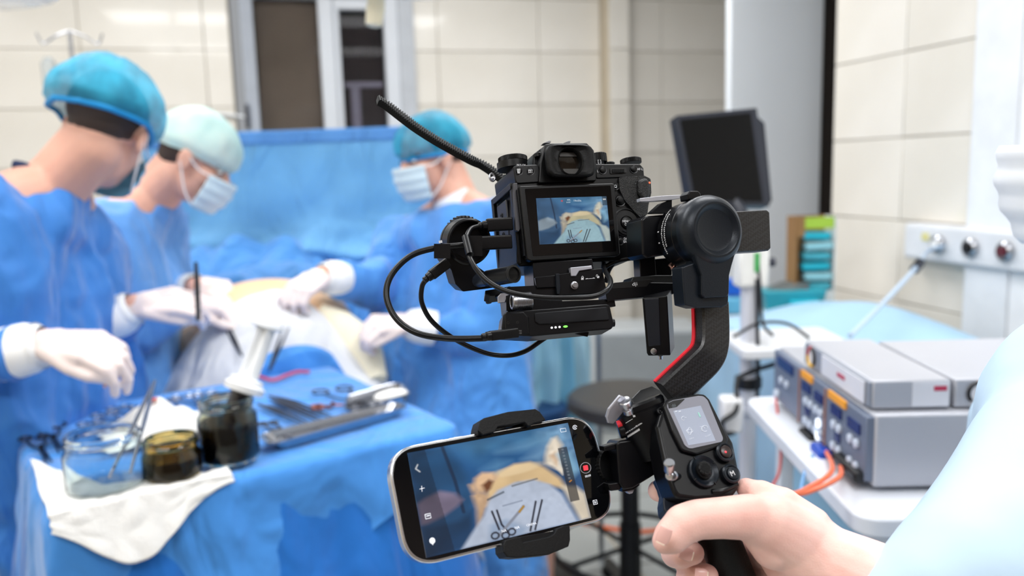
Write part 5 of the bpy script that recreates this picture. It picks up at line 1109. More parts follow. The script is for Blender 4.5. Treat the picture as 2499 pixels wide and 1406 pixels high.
# ================================================================ VIDEO TRANSMITTER
VT = Fr(1360, 778, .575, (270, 22), (-6, 60), zu=-30)
vt = thing('video_transmitter', 'flat black transmitter box with three white dots and one green light under the camera', 'transmitter', VT.L(0, 0, -40))
mb = MB(); VT.prism(mb, [(1228, 768), (1236, 761), (1480, 742), (1488, 744), (1499, 794), (1492, 803), (1300, 821), (1228, 817), (1224, 800)], -120, -2, r=6); mk('case', mb, m_gim, vt, bevel=.001)
mb = MB(); VT.prism(mb, [(1304, 764), (1482, 749), (1489, 781), (1316, 792), (1306, 785)], -4, 2.5, r=5); mk('cover', mb, mat('cover_black', (10, 12, 18), .45, spec=.3), vt, bevel=.0006)
mb = MB(); VT.prism(mb, [(1231, 765), (1278, 761), (1290, 773), (1292, 816), (1232, 817)], -60, 1.5, r=4); mk('front_block', mb, m_gim, vt, bevel=.001)
for px, py in ((1240, 788), (1263, 787)): mb = MB(); VT.lathe(mb, px, py, 1.5, [(3.4, 0), (3.2, .8), (2, .8), (1.8, 0)], 14); mk('screw', mb, m_hole, vt)
icon(VT, [(1273, 807), (1264, 807), (1264, 814), (1273, 814)], 2.4, mat('dim_print', (150, 150, 152), .5), vt, .5); icon(VT, [(1267, 810.5), (1273, 810.5)], 2.4, MATS['dim_print'], vt, .5)
for px in (1346.5, 1356, 1365.5):
    mb = MB(); mb.ell(VT.S @ TR(VT.pt(px, 800-(px-1346)*.09, -.5)), 2.8, 2.5, 2.2, 12, 6); mk('indicator_light', mb, mat('white_led', (250, 252, 255), .4, emit=1.4), vt)
mb = MB(); mb.ell(VT.S @ TR(VT.pt(1380, 797, -.5)), 5.6, 2.6, 2.2, 16, 6); mk('indicator_light', mb, mat('green_led', (110, 240, 80), .4, emit=1.6), vt, label='green indicator light')
mk('end_knob', MB().cyl(VT.w(1484, 789, -20), VT.w(1500, 788, -20), .0028), m_gim, vt, bevel=.0006)
mb = MB(); VT.prism(mb, [(1404, 812), (1438, 808), (1434, 822), (1403, 815)], -40, -36); mk('tab', mb, m_gim, vt)
# ================================================================ GIMBAL
gi = thing('gimbal_stabiliser', 'black handheld gimbal with round motors, carbon arms and a red-striped arm, gripped in a hand', 'gimbal', W(1700, 1000, .58))
BP = Fr(1450, 700, .60, (300, 36), (-8, 60), zu=-60)
# camera base block and riser under the camera
mb = MB(); BP.prism(mb, [(1300, 640), (1446, 632), (1452, 682), (1304, 700)], -130, -18, r=3); mk('riser_plate', mb, m_gim, gi, bevel=.0008)
mb = MB(); BP.prism(mb, [(1306, 676), (1390, 668), (1400, 700), (1310, 704)], -130, -4, r=3); mk('riser_foot', mb, m_gim, gi, bevel=.0008)
# lower sliding plate with rail and knurled tension knob
mb = MB(); BP.prism(mb, [(1215, 722), (1240, 700), (1366, 694), (1372, 735), (1500, 730), (1503, 748), (1240, 768), (1236, 734)], -100, -10, r=2); mk('sliding_plate', mb, m_gim, gi, bevel=.0008)
mb = MB(); BP.prism(mb, [(1215, 724), (1222, 716), (1252, 712), (1238, 724), (1232, 738), (1216, 740)], -16, -6, r=2); mk('lock_lever', mb, m_lever, gi, bevel=.0006, label='grey lock lever')
k0, k1 = BP.w(1250, 737, 26), BP.w(1296, 735, 22); kd = (k1-k0); kl = kd.length/BP.k
prof = [(13, -1), (14, -2), (17, -2), (20, 1), (20.5, 5)]
for i in range(12): z = 7+i*(kl-12)/11; prof += [(21.4, z), (20, z+1), (20, z+1.6), (21.4, z+2.4)]
prof += [(21, kl-1), (17, kl)]
R = []; 
for r, z in prof: R.append([((r+(.5 if (i % 2 and r > 18.5 and z > 6) else 0))*cos(pi*i/36), (r+(.5 if (i % 2 and r > 18.5 and z > 6) else 0))*sin(pi*i/36), z) for i in range(72)])
mk('tension_knob', MB().rings(R, False, True, TR(k0, rot_to(kd)) @ Matrix.Scale(BP.k, 4)), m_silv, gi, sharp=40, label='knurled silver knob')
mk('knob_socket', MB().lathe([(13.5, -1.5), (13.5, 1), (.1, 1)], 24, TR(k0, rot_to(kd)) @ Matrix.Scale(BP.k, 4), False, True), m_hole, gi)
mb = MB(); BP.prism(mb, [(1235, 722), (1248, 718), (1250, 760), (1236, 758)], -20, -2, r=1); mk('knob_block', mb, m_gim, gi, bevel=.0006)
# quick release block with lock symbols
mb = MB(); BP.prism(mb, [(1356, 671), (1405, 663), (1417, 660), (1470, 655), (1480, 706), (1468, 716), (1362, 722)], -60, 0, r=2); qr = mk('quick_release', mb, m_gim, gi, bevel=.0007)
mb = MB(); BP.prism(mb, [(1357, 668), (1365, 668), (1368, 700), (1366, 718), (1360, 718), (1358, 700)], -4, 6, r=1); mk('stop_tab', mb, m_motor, qr, bevel=.0005)
mb = MB(); BP.prism(mb, [(1392, 653), (1444, 648), (1446, 656), (1414, 661), (1406, 674), (1394, 674)], -14, 5, r=2); mk('release_lever', mb, m_lever, gi, bevel=.0007, label='silver release lever')
mk('pin', MB().lathe([(9.5, 0), (9.5, 5), (7.4, 5.5), (7.2, 13), (6.2, 14)], 28, BP.S @ TR(BP.pt(1401, 697, 0))), m_silv, qr, sharp=40)
def padlock(fr, cx, cy, w, s, par, open_=False, m=m_print):
    icon(fr, [(cx-2*s, cy+.4*s), (cx+2*s, cy+.2*s), (cx+2*s, cy+3.2*s), (cx-2*s, cy+3.4*s)], w, m, par, .8*s, closed=True, name='lock_symbol'); icon(fr, [(cx-2*s, cy+1.8*s), (cx+2*s, cy+1.6*s)], w, m, par, 1.1*s, name='lock_symbol')
    o = -2.6*s if open_ else 0; icon(fr, [(cx-1.6*s+o, cy-.2*s+(1.4*s if open_ else 0)), (cx-1.6*s+o, cy-2.4*s), (cx+o, cy-3.6*s), (cx+1.6*s+o, cy-2.4*s), (cx+1.6*s+o, cy)], w, m, par, .55*s, name='lock_symbol')
padlock(BP, 1421.5, 678.5, 1, 1.25, qr); padlock(BP, 1460, 674.5, 1, 1.15, qr, True); icon(BP, [(1429, 681), (1452, 679.2)], 1, m_print, qr, .6, name='arrow'); icon(BP, [(1429.5, 681), (1434, 679.6)], 1, m_print, qr, .8, name='arrow'); icon(BP, [(1451.5, 679.2), (1447, 678.2)], 1, m_print, qr, .8, name='arrow')
# cross arm to the right with maker's mark
mb = MB(); BP.prism(mb, [(1478, 712), (1505, 696), (1583, 689), (1648, 690), (1650, 700), (1648, 716), (1640, 719), (1500, 732), (1482, 736)], -70, 0, r=3); ca_ = mk('cross_arm', mb, m_gim, gi, bevel=.0008)
mb = MB(); BP.prism(mb, [(1538, 690), (1545, 676), (1600, 672), (1644, 672), (1646, 692), (1600, 694), (1590, 700)], -78, -6, r=2); mk('arm_clamp', mb, mat('clamp_lit_grey', (34, 36, 38), .45), gi, bevel=.0008)  # coloured lighter than the gimbal black to imitate its top catching light
BT = Fr(1550, 693, .60, (60, 4), (10, 14), zu=-12)
mb = MB(); BP.prism(mb, [(1490, 705), (1500, 690), (1592, 682), (1578, 700)], -40, 1, r=1); mk('arm_top', mb, m_hole, ca_, bevel=.0004)
BP.text('dji', 1549, 693.5, 3, 12, m_print, ca_, sx=1.3)
# tilt post and its counter block
mb = MB(); BP.prism(mb, [(1560, 620), (1598, 616), (1602, 672), (1563, 676)], -60, -12, r=2); mk('tilt_post', mb, m_gim, gi, bevel=.0008)
mb = MB(); BP.prism(mb, [(1598, 632), (1640, 628), (1640, 672), (1600, 674)], -60, -22, r=2); mk('bracket', mb, m_gim, gi, bevel=.0008)
LP = Fr(1605, 800, .60, (80, 0), (-12, 150), zu=30)
mb = MB(); LP.prism(mb, [(1567, 728), (1628, 722), (1636, 868), (1582, 869), (1578, 862)], -66, 0, r=3); lpst = mk('lower_post', mb, m_gim, gi, bevel=.001)
mb = MB(); LP.prism(mb, [(1572, 730), (1608, 728), (1612, 843), (1583, 846)], -2, 1.8, r=2); mk('post_cover', mb, mat('slate_cover', (22, 28, 40), .45), lpst, bevel=.0004)
mk('screw', MB().lathe([(8, 0), (8, 3), (6, 4), (1, 4)], 20, LP.S @ TR(LP.pt(1596, 857, 0))), m_silv, lpst, sharp=40); mk('screw', MB().lathe([(6, -2), (6, 6), (4, 8)], 20, LP.S @ TR(LP.pt(1612, 870, -24), rot_to((0, -1, 0)))), m_silv, lpst)
# roll motor: drum, face with dished centre, neck
RM = Fr(1735, 556, .56, (150, 10), (-12, 150), zu=-62)
c_ = RM.pt(1752, 560, 0)
mk('motor_face', MB().lathe([(2, -13), (44, -13), (52, -11), (60, -4), (64, -2), (69, -2), (76, -6), (86, -18), (90, -30), (90, -46), (87, -48)], 72, RM.S @ TR((c_[0], c_[1], 0))), m_motor, gi, sharp=24, label='slate grey motor face with a dished centre')
dr_ = mk('motor_drum', MB().lathe([(84, -46), (87, -48), (87, -70), (85, -72), (85, -74), (86, -76), (84.2, -142), (80, -150), (60, -152), (2, -152)], 72, RM.S @ TR((c_[0], c_[1], 0))), m_gim, gi, sharp=24)
# curved small print on the drum (left side)
def drumtext(s, z, a0, da, size, r=84.6):
    for i, ch in enumerate(s):
        if ch == ' ': continue
        a = a0-da*i; Mx = Matrix(((-sin(a)*-1*0, 0, 0, 0),)*4) if 0 else None
        t = V((-sin(a), cos(a), 0)); n_ = V((cos(a), sin(a), 0)); yy = n_.cross(t)
        # reading along the tangent, upright towards the face
        X = V((sin(a), -cos(a), 0)); Zn = n_; Yv = Zn.cross(X)
        M = Matrix(((X.x, Yv.x, Zn.x, c_[0]+n_.x*r), (X.y, Yv.y, Zn.y, c_[1]+n_.y*r), (X.z, Yv.z, Zn.z, z), (0, 0, 0, 1)))
        text(ch, RM.S @ M, size, m_print, 'lettering', dr_, depth=.1)
drumtext('ROLL AXIS  ATTACH AND DETACH', -118, 3.72, .042, 6.5) if 0 else None
drumtext('TCH A DNA HCATTA SIXA LLOR'[::-1], -120, 3.62, .045, 7.5) if 0 else None
txtring = []
for (z, cnt, a0, sz) in ((-118, 24, 2.25, 5.2), (-106, 17, 2.45, 4.6)):
    rr = random.Random(int(-z)); mbp = MB()
    for i in range(cnt):
        a = a0+.062*i
        for k in range(2):
            mbp.box(RM.S @ TR((c_[0]+85.6*cos(a+.018*k), c_[1]+85.6*sin(a+.018*k), z+rr.choice((-1, 0, 1))*.8)) @ Matrix.Rotation(a, 4, 'Z'), .4, 1.0+rr.random()*1.2, sz*(.5+.5*rr.random()))
    mk('lettering', mbp, m_print, dr_)
for a in (2.98, 3.32): mk('tick', MB().box(RM.S @ TR((c_[0]+84.5*cos(a), c_[1]+84.5*sin(a), -136)) @ Matrix.Rotation(a, 4, 'Z'), .5, 3, 6), m_print, dr_)
mb = MB(); RM.prism(mb, [(1678, 474), (1684, 466), (1704, 466), (1710, 472), (1712, 486), (1680, 488)], -100, -64, r=3); mk('catch', mb, m_gim, gi, bevel=.0008)
mb = MB(); RM.prism(mb, [(1562, 484), (1614, 478), (1660, 476), (1668, 482), (1640, 488), (1578, 492), (1563, 492)], -150, -132, r=1.5); mk('roll_lock_lever', mb, m_lever, gi, bevel=.0006, label='thin silver lock lever')
mb = MB(); RM.prism(mb, [(1588, 520), (1615, 496), (1640, 486), (1640, 520)], -160, -138, r=2); mk('lever_mount', mb, m_gim, gi, bevel=.0006)
mk('thumb_screw', MB().lathe([(6, -8), (6, 0), (8, 1), (8, 8), (5, 9)], 20, RM.S @ TR(RM.pt(1640, 650, -120), rot_to((1, -1, 0)))), mat('copper_screw', (190, 150, 136), .3, metal=1), gi)
mk('side_screw', MB().lathe([(9, -14), (9, 6), (7, 9)], 24, RM.S @ TR(RM.pt(1672, 606, -136), rot_to((0, 0, 1)))), m_gim, gi)
# tilt motor block left of the drum
mb = MB(); RM.prism(mb, [(1566, 536), (1574, 528), (1628, 523), (1632, 560), (1628, 622), (1580, 630), (1569, 622)], -232, -150, r=6); mk('tilt_block', mb, m_gim, gi, bevel=.002, seg=3)
# carbon roll arm behind
mb = MB(); RM.prism(mb, [(1700, 520), (1872, 512), (1879, 518), (1882, 606), (1876, 612), (1700, 622)], -130, -72, r=5); mk('roll_arm', mb, m_carbon, gi, bevel=.0015, seg=3, label='woven carbon fibre arm')
# neck housing from motor face to the arm
mb = MB(); RM.prism(mb, [(1665, 652), (1680, 646), (1700, 640), (1700, 560), (1790, 600), (1780, 660), (1778, 735), (1776, 744), (1762, 750), (1700, 752), (1672, 744), (1668, 700)], -74, -26, r=4); mk('neck_housing', mb, m_motor, gi, bevel=.0016, seg=3)
mb = MB(); RM.prism(mb, [(1690, 600), (1800, 600), (1786, 648), (1780, 672), (1779, 716), (1774, 724), (1720, 727), (1712, 720), (1712, 672), (1706, 655)], -30, -14, r=5, taper=1.03); mk('neck_cover', mb, m_motor, gi, bevel=.0012, seg=3)
mk('neck_screw', MB().lathe([(5, 0), (5, 4), (3, 5)], 16, RM.S @ TR(RM.pt(1668, 714, -50), rot_to((-1, 0, 0)))), m_hole, gi)
# bent carbon arm going down to the handle: swept beam of rectangular section
AF = [(1734, 738, .585, 41), (1736, 800, .583, 41), (1734, 842, .581, 41), (1722, 872, .579, 42), (1690, 905, .577, 42), (1655, 938, .575, 41), (1628, 964, .573, 40)]
cl = catmull([W(a, b, c) for a, b, c, d in AF], 8); n_ = len(cl); fy = (RM.U*.93-RM.N*.30).normalized(); R = []; stripe = []
for i, p in enumerate(cl):
    t = (cl[min(i+1, n_-1)]-cl[max(0, i-1)]).normalized(); nn = (RM.N-t*RM.N.dot(t)).normalized(); s = t.cross(nn).normalized()
    if s.dot(RT) < 0: s = -s
    hw, hd = 40*.58/F0, 24*.58/F0; c = 5*.58/F0
    R.append([tuple(p+s*a+nn*b) for a, b in ((-hw, -hd+c), (-hw+c, -hd), (hw-c, -hd), (hw, -hd+c), (hw, hd-c), (hw-c, hd), (-hw+c, hd), (-hw, hd-c))]); stripe.append(p-s*(hw+.0003)-nn*hd*.62)
mk('bent_arm', MB().rings(R), m_carbon, gi, sharp=25, label='bent woven carbon fibre arm')
R = []
for i, p in enumerate(stripe):
    t = (cl[min(i+1, n_-1)]-cl[max(0, i-1)]).normalized(); nn = (RM.N-t*RM.N.dot(t)).normalized(); s = t.cross(nn).normalized(); s = -s if s.dot(RT) < 0 else s; q = .0016
    R.append([tuple(p-s*.0006+nn*q), tuple(p+s*.0018+nn*q), tuple(p+s*.0018-nn*q), tuple(p-s*.0006-nn*q)])
mk('red_stripe', MB().rings(R), m_red, gi, sharp=25)
# ---- handle head with touchscreen
HF = Fr(1700, 1060, .55, (91, 19), (-48, 113), zu=-44)
mb = MB(); HF.prism(mb, [(1618, 985), (1628, 973), (1705, 960), (1722, 962), (1734, 978), (1792, 1080), (1806, 1150), (1806, 1192), (1790, 1214), (1700, 1222), (1650, 1215), (1628, 1160), (1615, 1100), (1602, 1040)], -95, -8, r=20, taper=.9); mk('head_body', mb, m_gim, gi, bevel=.003, seg=3)
mb = MB(); HF.prism(mb, [(1619, 990), (1624, 978), (1634, 972), (1704, 961), (1720, 962), (1732, 974), (1760, 1030), (1778, 1072), (1774, 1086), (1745, 1094), (1700, 1110), (1665, 1100), (1640, 1050)], -40, 3, r=14); mk('face_plate', mb, m_gim, gi, bevel=.0012, seg=3)
mb = MB(); HF.prism(mb, [(1630, 983), (1642, 977), (1705, 966), (1717, 967), (1727, 977), (1765, 1070), (1762, 1078), (1690, 1094), (1680, 1094), (1671, 1086), (1628, 992)], 2, 5, r=12, n=6); sg = mk('touchscreen', mb, mat('lit_grey_glass', (146, 148, 160), .12, coat=.4, var=.02), gi)
mb = MB(); HF.prism(mb, [(1643, 1003), (1710, 990), (1747, 1076), (1680, 1087)], 5, 5.6, r=1); scp = mk('screen_display', mb, mat('display_pale', (164, 172, 190), .1, coat=.5, var=.03, emit=.12), sg)
mb = MB(); HF.prism(mb, [(1630, 984), (1643, 978), (1673, 973), (1652, 993), (1632, 997)], 5, 5.8, r=1.5); mk('glass_corner', mb, m_hole, sg); HF.text('dji', 1644, 990, 6.4, 10.5, mat('grey_print', (110, 118, 124), .5), sg, rot=0, sx=1.3)
m_ic = mat('pale_icon', (206, 212, 222), .4, emit=.2)
def circ(px, py, r, a0=0, a1=6.3, n=18, sy=.9): return [(px+r*cos(a), py+r*sy*sin(a)) for a in np.linspace(a0, a1, n)]
icon(HF, circ(1720, 1046, 8, .9, 6.0), 6.3, m_ic, scp, .7); icon(HF, [(1720, 1046), (1716, 1041)], 6.3, m_ic, scp, .8)
for k in range(3): icon(HF, [(1708+k, 1042+4*k), (1714+k, 1041.5+4*k)], 6.3, m_ic, scp, .5)
icon(HF, circ(1683, 1052, 8, sy=.5), 6.3, m_ic, scp, .7); icon(HF, circ(1683, 1052, 4.5, sy=1.9), 6.3, m_ic, scp, .7)
icon(HF, circ(1668, 1021, 5, 1, 5.5), 6.3, m_ic, scp, .6); icon(HF, [(1669, 1021), (1675, 1019)], 6.3, m_ic, scp, .6); icon(HF, [(1704, 1007), (1709, 1018)], 6.3, mat('mint_icon', (150, 200, 190), .4, emit=.2), scp, 2)
HF.text('Follow', 1688, 1070, 6.3, 5, m_ic, scp, rot=.12); HF.text('Timelapse', 1728, 1063, 6.3, 4.6, m_ic, scp, rot=.12)
for x in (1650, 1659): icon(HF, [(x-3, 1005), (x+2, 1004)], 6.3, m_ic, scp, 1.6)
# joystick, record and mode buttons; lighter slate on their rims stands in for highlights
def knob(px, py, r, w, prof, m, name): mb = MB(); HF.lathe(mb, px, py, w, prof, 44); return mk(name, mb, m, gi, sharp=35)
js = knob(1717, 1151, 38, -2, [(38, -6), (39, 4), (36, 7), (33, 5), (30, 2), (22, 0), (2, -1)], m_motor, 'joystick_ring')
mk('joystick_stem', MB().lathe([(21, 0), (20, 6), (13, 8), (13, 14)], 32, HF.S @ TR(HF.pt(1717, 1150, 0))), m_matte, js)
jc_ = HF.pt(1721, 1143, 16); R = []
for r, z in ((12, 10), (17, 13), (18, 17), (15, 19)): R.append([((r-(1.4 if i % 8 in (0, 1) else 0))*cos(pi*i/32), (r-(1.4 if i % 8 in (0, 1) else 0))*sin(pi*i/32), z) for i in range(64)])
jcap = mk('joystick_cap', MB().rings(R, True, True, HF.S @ TR((jc_[0], jc_[1], 0))), m_matte, js, sharp=30)
mb = MB()
for i in range(-4, 5):
    for k in range(-4, 5):
        if i*i+k*k < 19: mb.box(HF.S @ TR((jc_[0]+i*2.8, jc_[1]+k*2.8, 19.6)), 1.9, 1.9, 1.6)
mk('grip_studs', mb, m_matte, jcap)['kind'] = 'stuff'
for a in (0, pi/2, pi, 3*pi/2): jj = HF.pt(1717, 1151, 0); mk('tick', MB().box(HF.S @ TR((jj[0]+37*cos(a+.3), jj[1]+37*sin(a+.3), 6)) @ Matrix.Rotation(a+.3, 4, 'Z'), 8, 1.2, 3), m_hole, js)
rb = knob(1768, 1105, 22, 0, [(23, -8), (24, 4), (21, 8), (18, 7), (17, 2), (16.4, 2)], m_motor, 'record_rim'); mb = MB(); HF.lathe(mb, 1770, 1103, 2, [(15.5, 0), (15, 5), (12, 6.4), (2, 6)], 36); rbb = mk('record_button', mb, mat('record_dark', (46, 34, 34), .3), rb, sharp=40)
mb = MB(); mb.ell(HF.S @ TR(HF.pt(1771, 1103, 8.5)), 2.8, 2.8, 1.2); mk('record_dot', mb, mat('red_dot', (255, 60, 70), .3, emit=1.2), rbb)
mm_ = knob(1783, 1157, 22, 0, [(23, -8), (24, 4), (21, 8), (18, 7), (17, 2), (16.4, 2)], m_motor, 'mode_rim'); mb = MB(); HF.lathe(mb, 1787, 1156, 2, [(15.5, 0), (15, 5), (12, 6.4), (2, 6)], 36); mmb = mk('mode_button', mb, m_motor, mm_, sharp=40); HF.text('M', 1788, 1156, 9.2, 17, m_print, mmb)
mk('lower_ridge', MB().tube([HF.w(1738, 1200, -8), HF.w(1765, 1197, 0), HF.w(1798, 1182, -8)], 6*HF.k, 10, 6), m_gim, gi)
for px, py in ((1611, 1004), ): mb = MB(); HF.lathe(mb, px, py, -14, [(9, -4), (9, 3), (6, 4), (5, 0), (3, 0), (2.6, 3)], 24); mk('side_screw', mb, m_gim, gi)
# pan motor collar behind/left of the head
PD = Fr(1560, 1050, .56, (80, -46), (46, 80), zu=-20)
a0_, a1_ = W(1560, 990, .575), W(1612, 1130, .57); ad = (a1_-a0_)
pm = mk('pan_motor', MB().lathe([(30, -12), (58, -10), (63, -4), (63, 8), (61, 9), (61, 11), (63, 12), (63, 44), (58, 66), (50, 96), (44, 130), (10, 140)], 64, TR(a0_, rot_to(ad)) @ Matrix.Scale(.57/F0, 4)), m_gim, gi, sharp=30)
mb = MB(); PD2 = Fr(1590, 985, .57, (80, -16), (-20, 60), zu=-30); PD2.prism(mb, [(1541, 972), (1561, 951), (1590, 941), (1618, 955), (1640, 970), (1640, 1000), (1560, 1010)], -60, -6, r=4); mk('arm_socket', mb, m_gim, gi, bevel=.0015)
lv = Fr(1512, 1000, .55, (40, 24), (-20, 50), zu=-10)
mb = MB(); lv.prism(mb, [(1514, 966), (1532, 974), (1530, 996), (1497, 1036), (1484, 1034), (1480, 1020), (1486, 1000)], -8, 0, r=4); mk('pan_lock_lever', mb, m_lever, gi, bevel=.0008, label='silver pan lock lever')
q0, q1 = W(1532, 1000, .55), W(1521, 968, .545); mk('lever_knob', MB().lathe([(10, -12), (12, -10), (12, 2), (9, 4), (9, 8), (15, 12), (16.5, 18), (16.5, 28), (14, 30), (11, 29)], 36, TR(q0, rot_to(q1-q0)) @ Matrix.Scale(.55/F0, 4)), m_silv, gi, sharp=35)
mk('red_detent', MB().cyl(W(1507, 1040, .57), W(1526, 1034, .57), .0036), m_red, gi); mk('detent_cap', MB().cyl(W(1510, 1054, .57), W(1530, 1048, .57), .0052), m_gim, gi, bevel=.001)
# print on the pan motor, letter blocks lying on its surface
PT = Fr(1560, 1040, .546, (80, 42), (-42, 80), zu=-8)
def tline(s, px, py, size, ang): return text(s, PTf(px, py) @ Matrix.Rotation(ang, 4, 'Z') @ Matrix.Scale(.54/F0, 4), size, m_print, 'lettering', pm, depth=.1)
axn = ad.normalized(); 
def PTf(px, py):
    # place on the cylinder surface: intersect the view ray with the motor drum
    o = CAM; d = ray(px, py).normalized(); r = 64.0*.57/F0; w = o-a0_; dd = d-axn*d.dot(axn); ww = w-axn*w.dot(axn); A_, B_, C_ = dd.dot(dd), 2*dd.dot(ww), ww.dot(ww)-r*r; disc = B_*B_-4*A_*C_
    t = (-B_-sqrt(max(0, disc)))/(2*A_); p = o+d*t; n_ = (p-a0_); n_ = (n_-axn*n_.dot(axn)).normalized(); y_ = -axn; x_ = y_.cross(n_)
    return Matrix(((x_.x, y_.x, n_.x, p.x), (x_.y, y_.y, n_.y, p.y), (x_.z, y_.z, n_.z, p.z), (0, 0, 0, 1)))
for i, ch in enumerate('unlock to turn on PAN follow.'):
    if ch != ' ': text(ch, PTf(1526+i*1.45, 1058-i*.92) @ Matrix.Scale(.54/F0, 4), 5.6, m_print, 'lettering', pm, depth=.1)
mbp = MB()
for i in range(15): mbp.box(PTf(1532+i*2.0, 1066-i*1.25) @ Matrix.Scale(.54/F0, 4), 1.1, 5.5, .3); mbp.box(PTf(1533+i*2.0, 1066-i*1.25) @ Matrix.Scale(.54/F0, 4), 1.6, .8, .3)
mk('lettering', mbp, m_print, pm)
mb = MB(); mb.tube([PTf(1527+i*2.4, 1033-i*1.5).translation+(CAM-PTf(1527+i*2.4, 1033-i*1.5).translation).normalized()*.0003 for i in range(8)], .00018, 6, 0); mk('arrow', mb, m_print, pm)
LK = Fr(1546, 1014, .535, (80, -42), (42, 80), zu=-8)
L0 = PTf(1547, 1014); mbp = MB(); S5 = L0 @ Matrix.Scale(.54/F0, 4); mbp.box(S5, 6, 4.6, .4, (0, -2, .2)); mk('lock_symbol', mbp, m_print, pm); mk('lock_symbol', MB().tube([S5 @ V(p) for p in ((-2, 0, .3), (-2.4, 4, .3), (-5, 5, .3), (-6, 3, .3))], .5*.54/F0, 6, 3), m_print, pm)
# side knobs below the phone arm
u0, u1 = W(1633, 1152, .505), W(1633, 1117, .495); mk('wing_knob', MB().lathe([(5, -8), (5, 2), (10, 4), (12.5, 9), (12.5, 36), (10, 39)], 20, TR(u0, rot_to(u1-u0)) @ Matrix.Scale(.53/F0, 4)), m_silv, gi, sharp=35)
v0, v1 = W(1642, 1161, .515), W(1612, 1164, .49); mk('lock_pin', MB().lathe([(12, -4), (12, 4), (11, 6), (9, 7), (9, 22), (10, 23), (10, 31), (8, 33), (1, 33)], 28, TR(v0, rot_to(v1-v0)) @ Matrix.Scale(.53/F0, 4)), m_silv, gi, sharp=35)
mk('knob_stem', MB().cyl(W(1668, 1165, .555), W(1640, 1160, .512), .0022), m_motor, gi)
GS = Fr(1650, 1190, .545, (60, 6), (-14, 60), zu=-13)
mb = MB(); GS.prism(mb, [(1606, 1160), (1640, 1140), (1690, 1180), (1760, 1215), (1770, 1260), (1640, 1290), (1634, 1262), (1620, 1244), (1618, 1224), (1622, 1200), (1616, 1180)], -60, -6, r=5); gs = mk('trigger_grip', mb, mat('blue_black_rubber', (16, 26, 40), .5), gi, bevel=.0022, seg=3)
icon(GS, circ(1658, 1196, 13, .5, 2.7, 10), -5, m_print, gs, .7, name='arrow'); icon(GS, [(1641, 1189), (1644, 1194)], -5, m_print, gs, .8, name='arrow'); icon(GS, [(1669, 1198), (1669, 1204), (1664, 1204)], -5, m_print, gs, .6, name='arrow')
for k in range(9): mk('trigger_rib', MB().box(GS.S @ TR(GS.pt(1623+k*.8, 1188+k*4, -8)), 10, 2.0, 16), m_hole, gs)
mk('trigger_edge', MB().box(GS.S @ TR(GS.pt(1616, 1184, -20)), 8, 1.5, 10), m_red, gs)
# lower handle
h0, h1_ = W(1705, 1190, .558), W(1816, 1470, .578)
mk('handle', MB().lathe([(30, -6), (52, 4), (56, 60), (50, 140), (50, 330), (46, 336)], 40, TR(h0, rot_to(h1_-h0)) @ Matrix.Scale(.575/F0, 4)), m_matte, gi, sharp=40)
# ================================================================ PHONE and its holder
PH = quadfr((940, 1098), (1444, 1007), (1508, 1261), (991, 1392), .54)
ph = thing('smartphone', 'phone with silver frame clamped to the gimbal, its screen showing the operation', 'phone', PH.L(0, 0, -6))
k_ = PH.k; W_, H_ = 284, 137
def rrect(w, h, r, n=8): return roundpoly([(-w, -h), (w, -h), (w, h), (-w, h)], r, n)
P0_ = PH.pt(940, 1098, 0); P1_ = PH.pt(1508, 1261, 0); w2 = (P1_[0]-P0_[0])/2; h2_ = (P0_[1]-P1_[1])/2; pcx, pcy = (P1_[0]+P0_[0])/2, (P0_[1]+P1_[1])/2
PS = PH.S @ TR((pcx, pcy, 0))
mk('frame', MB().prism(rrect(w2, h2_, 78, 12), -34, -1, PS), mat('polished_steel_frame', (225, 226, 230), .2, metal=1), ph, bevel=.0012, seg=3)
mk('glass', MB().prism(rrect(w2-6, h2_-6, 72, 12), -2, 0.8, PS), mat('phone_glass', (6, 7, 10), .05, var=0), ph, bevel=.0004)
for x0, l in ((-150, 34), (-100, 34), (60, 40)): mk('side_button', MB().box(PS @ TR((x0, h2_+.6 if x0 < 0 else -h2_-.6, -13)), l, 2, 8), MATS['polished_steel_frame'], ph, bevel=.0003)
img, put, line, blob_, poly_, X_, Y_ = paint(330, 190, True)
img[:] = img*np.where(X_ < .10+.06*Y_, .55, 1)[..., None]
put(((np.abs(X_-.925) < .030) & (Y_ > .24) & (Y_ < .80))*.82, (30, 32, 40))
for k in range(26): line([(.915, .26+k*.0125), (.93, .26+k*.0125)], .0009, (150, 160, 170))
line([(.918, .60), (.932, .59)], .003, (230, 150, 50))
line([(.045, .13), (.03, .165), (.05, .20)], .0030, (236, 240, 244))
scq = [(995, 1105), (1385, 1032), (1443, 1264), (1098, 1348)]
sc_o = screen('picture', PH, [(994, 1106), (1386, 1032), (1443, 1264), (1040, 1362)], 1.0, img, ph, .66)
m_ui = mat('ui_white', (214, 218, 226), .4, emit=.55)
icon(PH, circ(1429, 1142, 13, sy=1), 1.4, mat('ui_grey', (150, 150, 158), .4, emit=.25), ph, .8); mb = MB(); PH.prism(mb, [(1423, 1137), (1434, 1135), (1436, 1147), (1425, 1149)], .6, 1.6, r=2); mk('stop_symbol', mb, mat('ui_red', (226, 50, 64), .4, emit=.7), ph)
PH.text('00:09', 1435, 1162, 1.4, 8, m_ui, ph, rot=0); icon(PH, [(1447, 1222), (1456, 1220), (1458, 1230), (1449, 1232)], 1.4, m_ui, ph, .9, closed=True); icon(PH, [(1451, 1224), (1455, 1226), (1452, 1229)], 1.4, m_ui, ph, .9, closed=True)
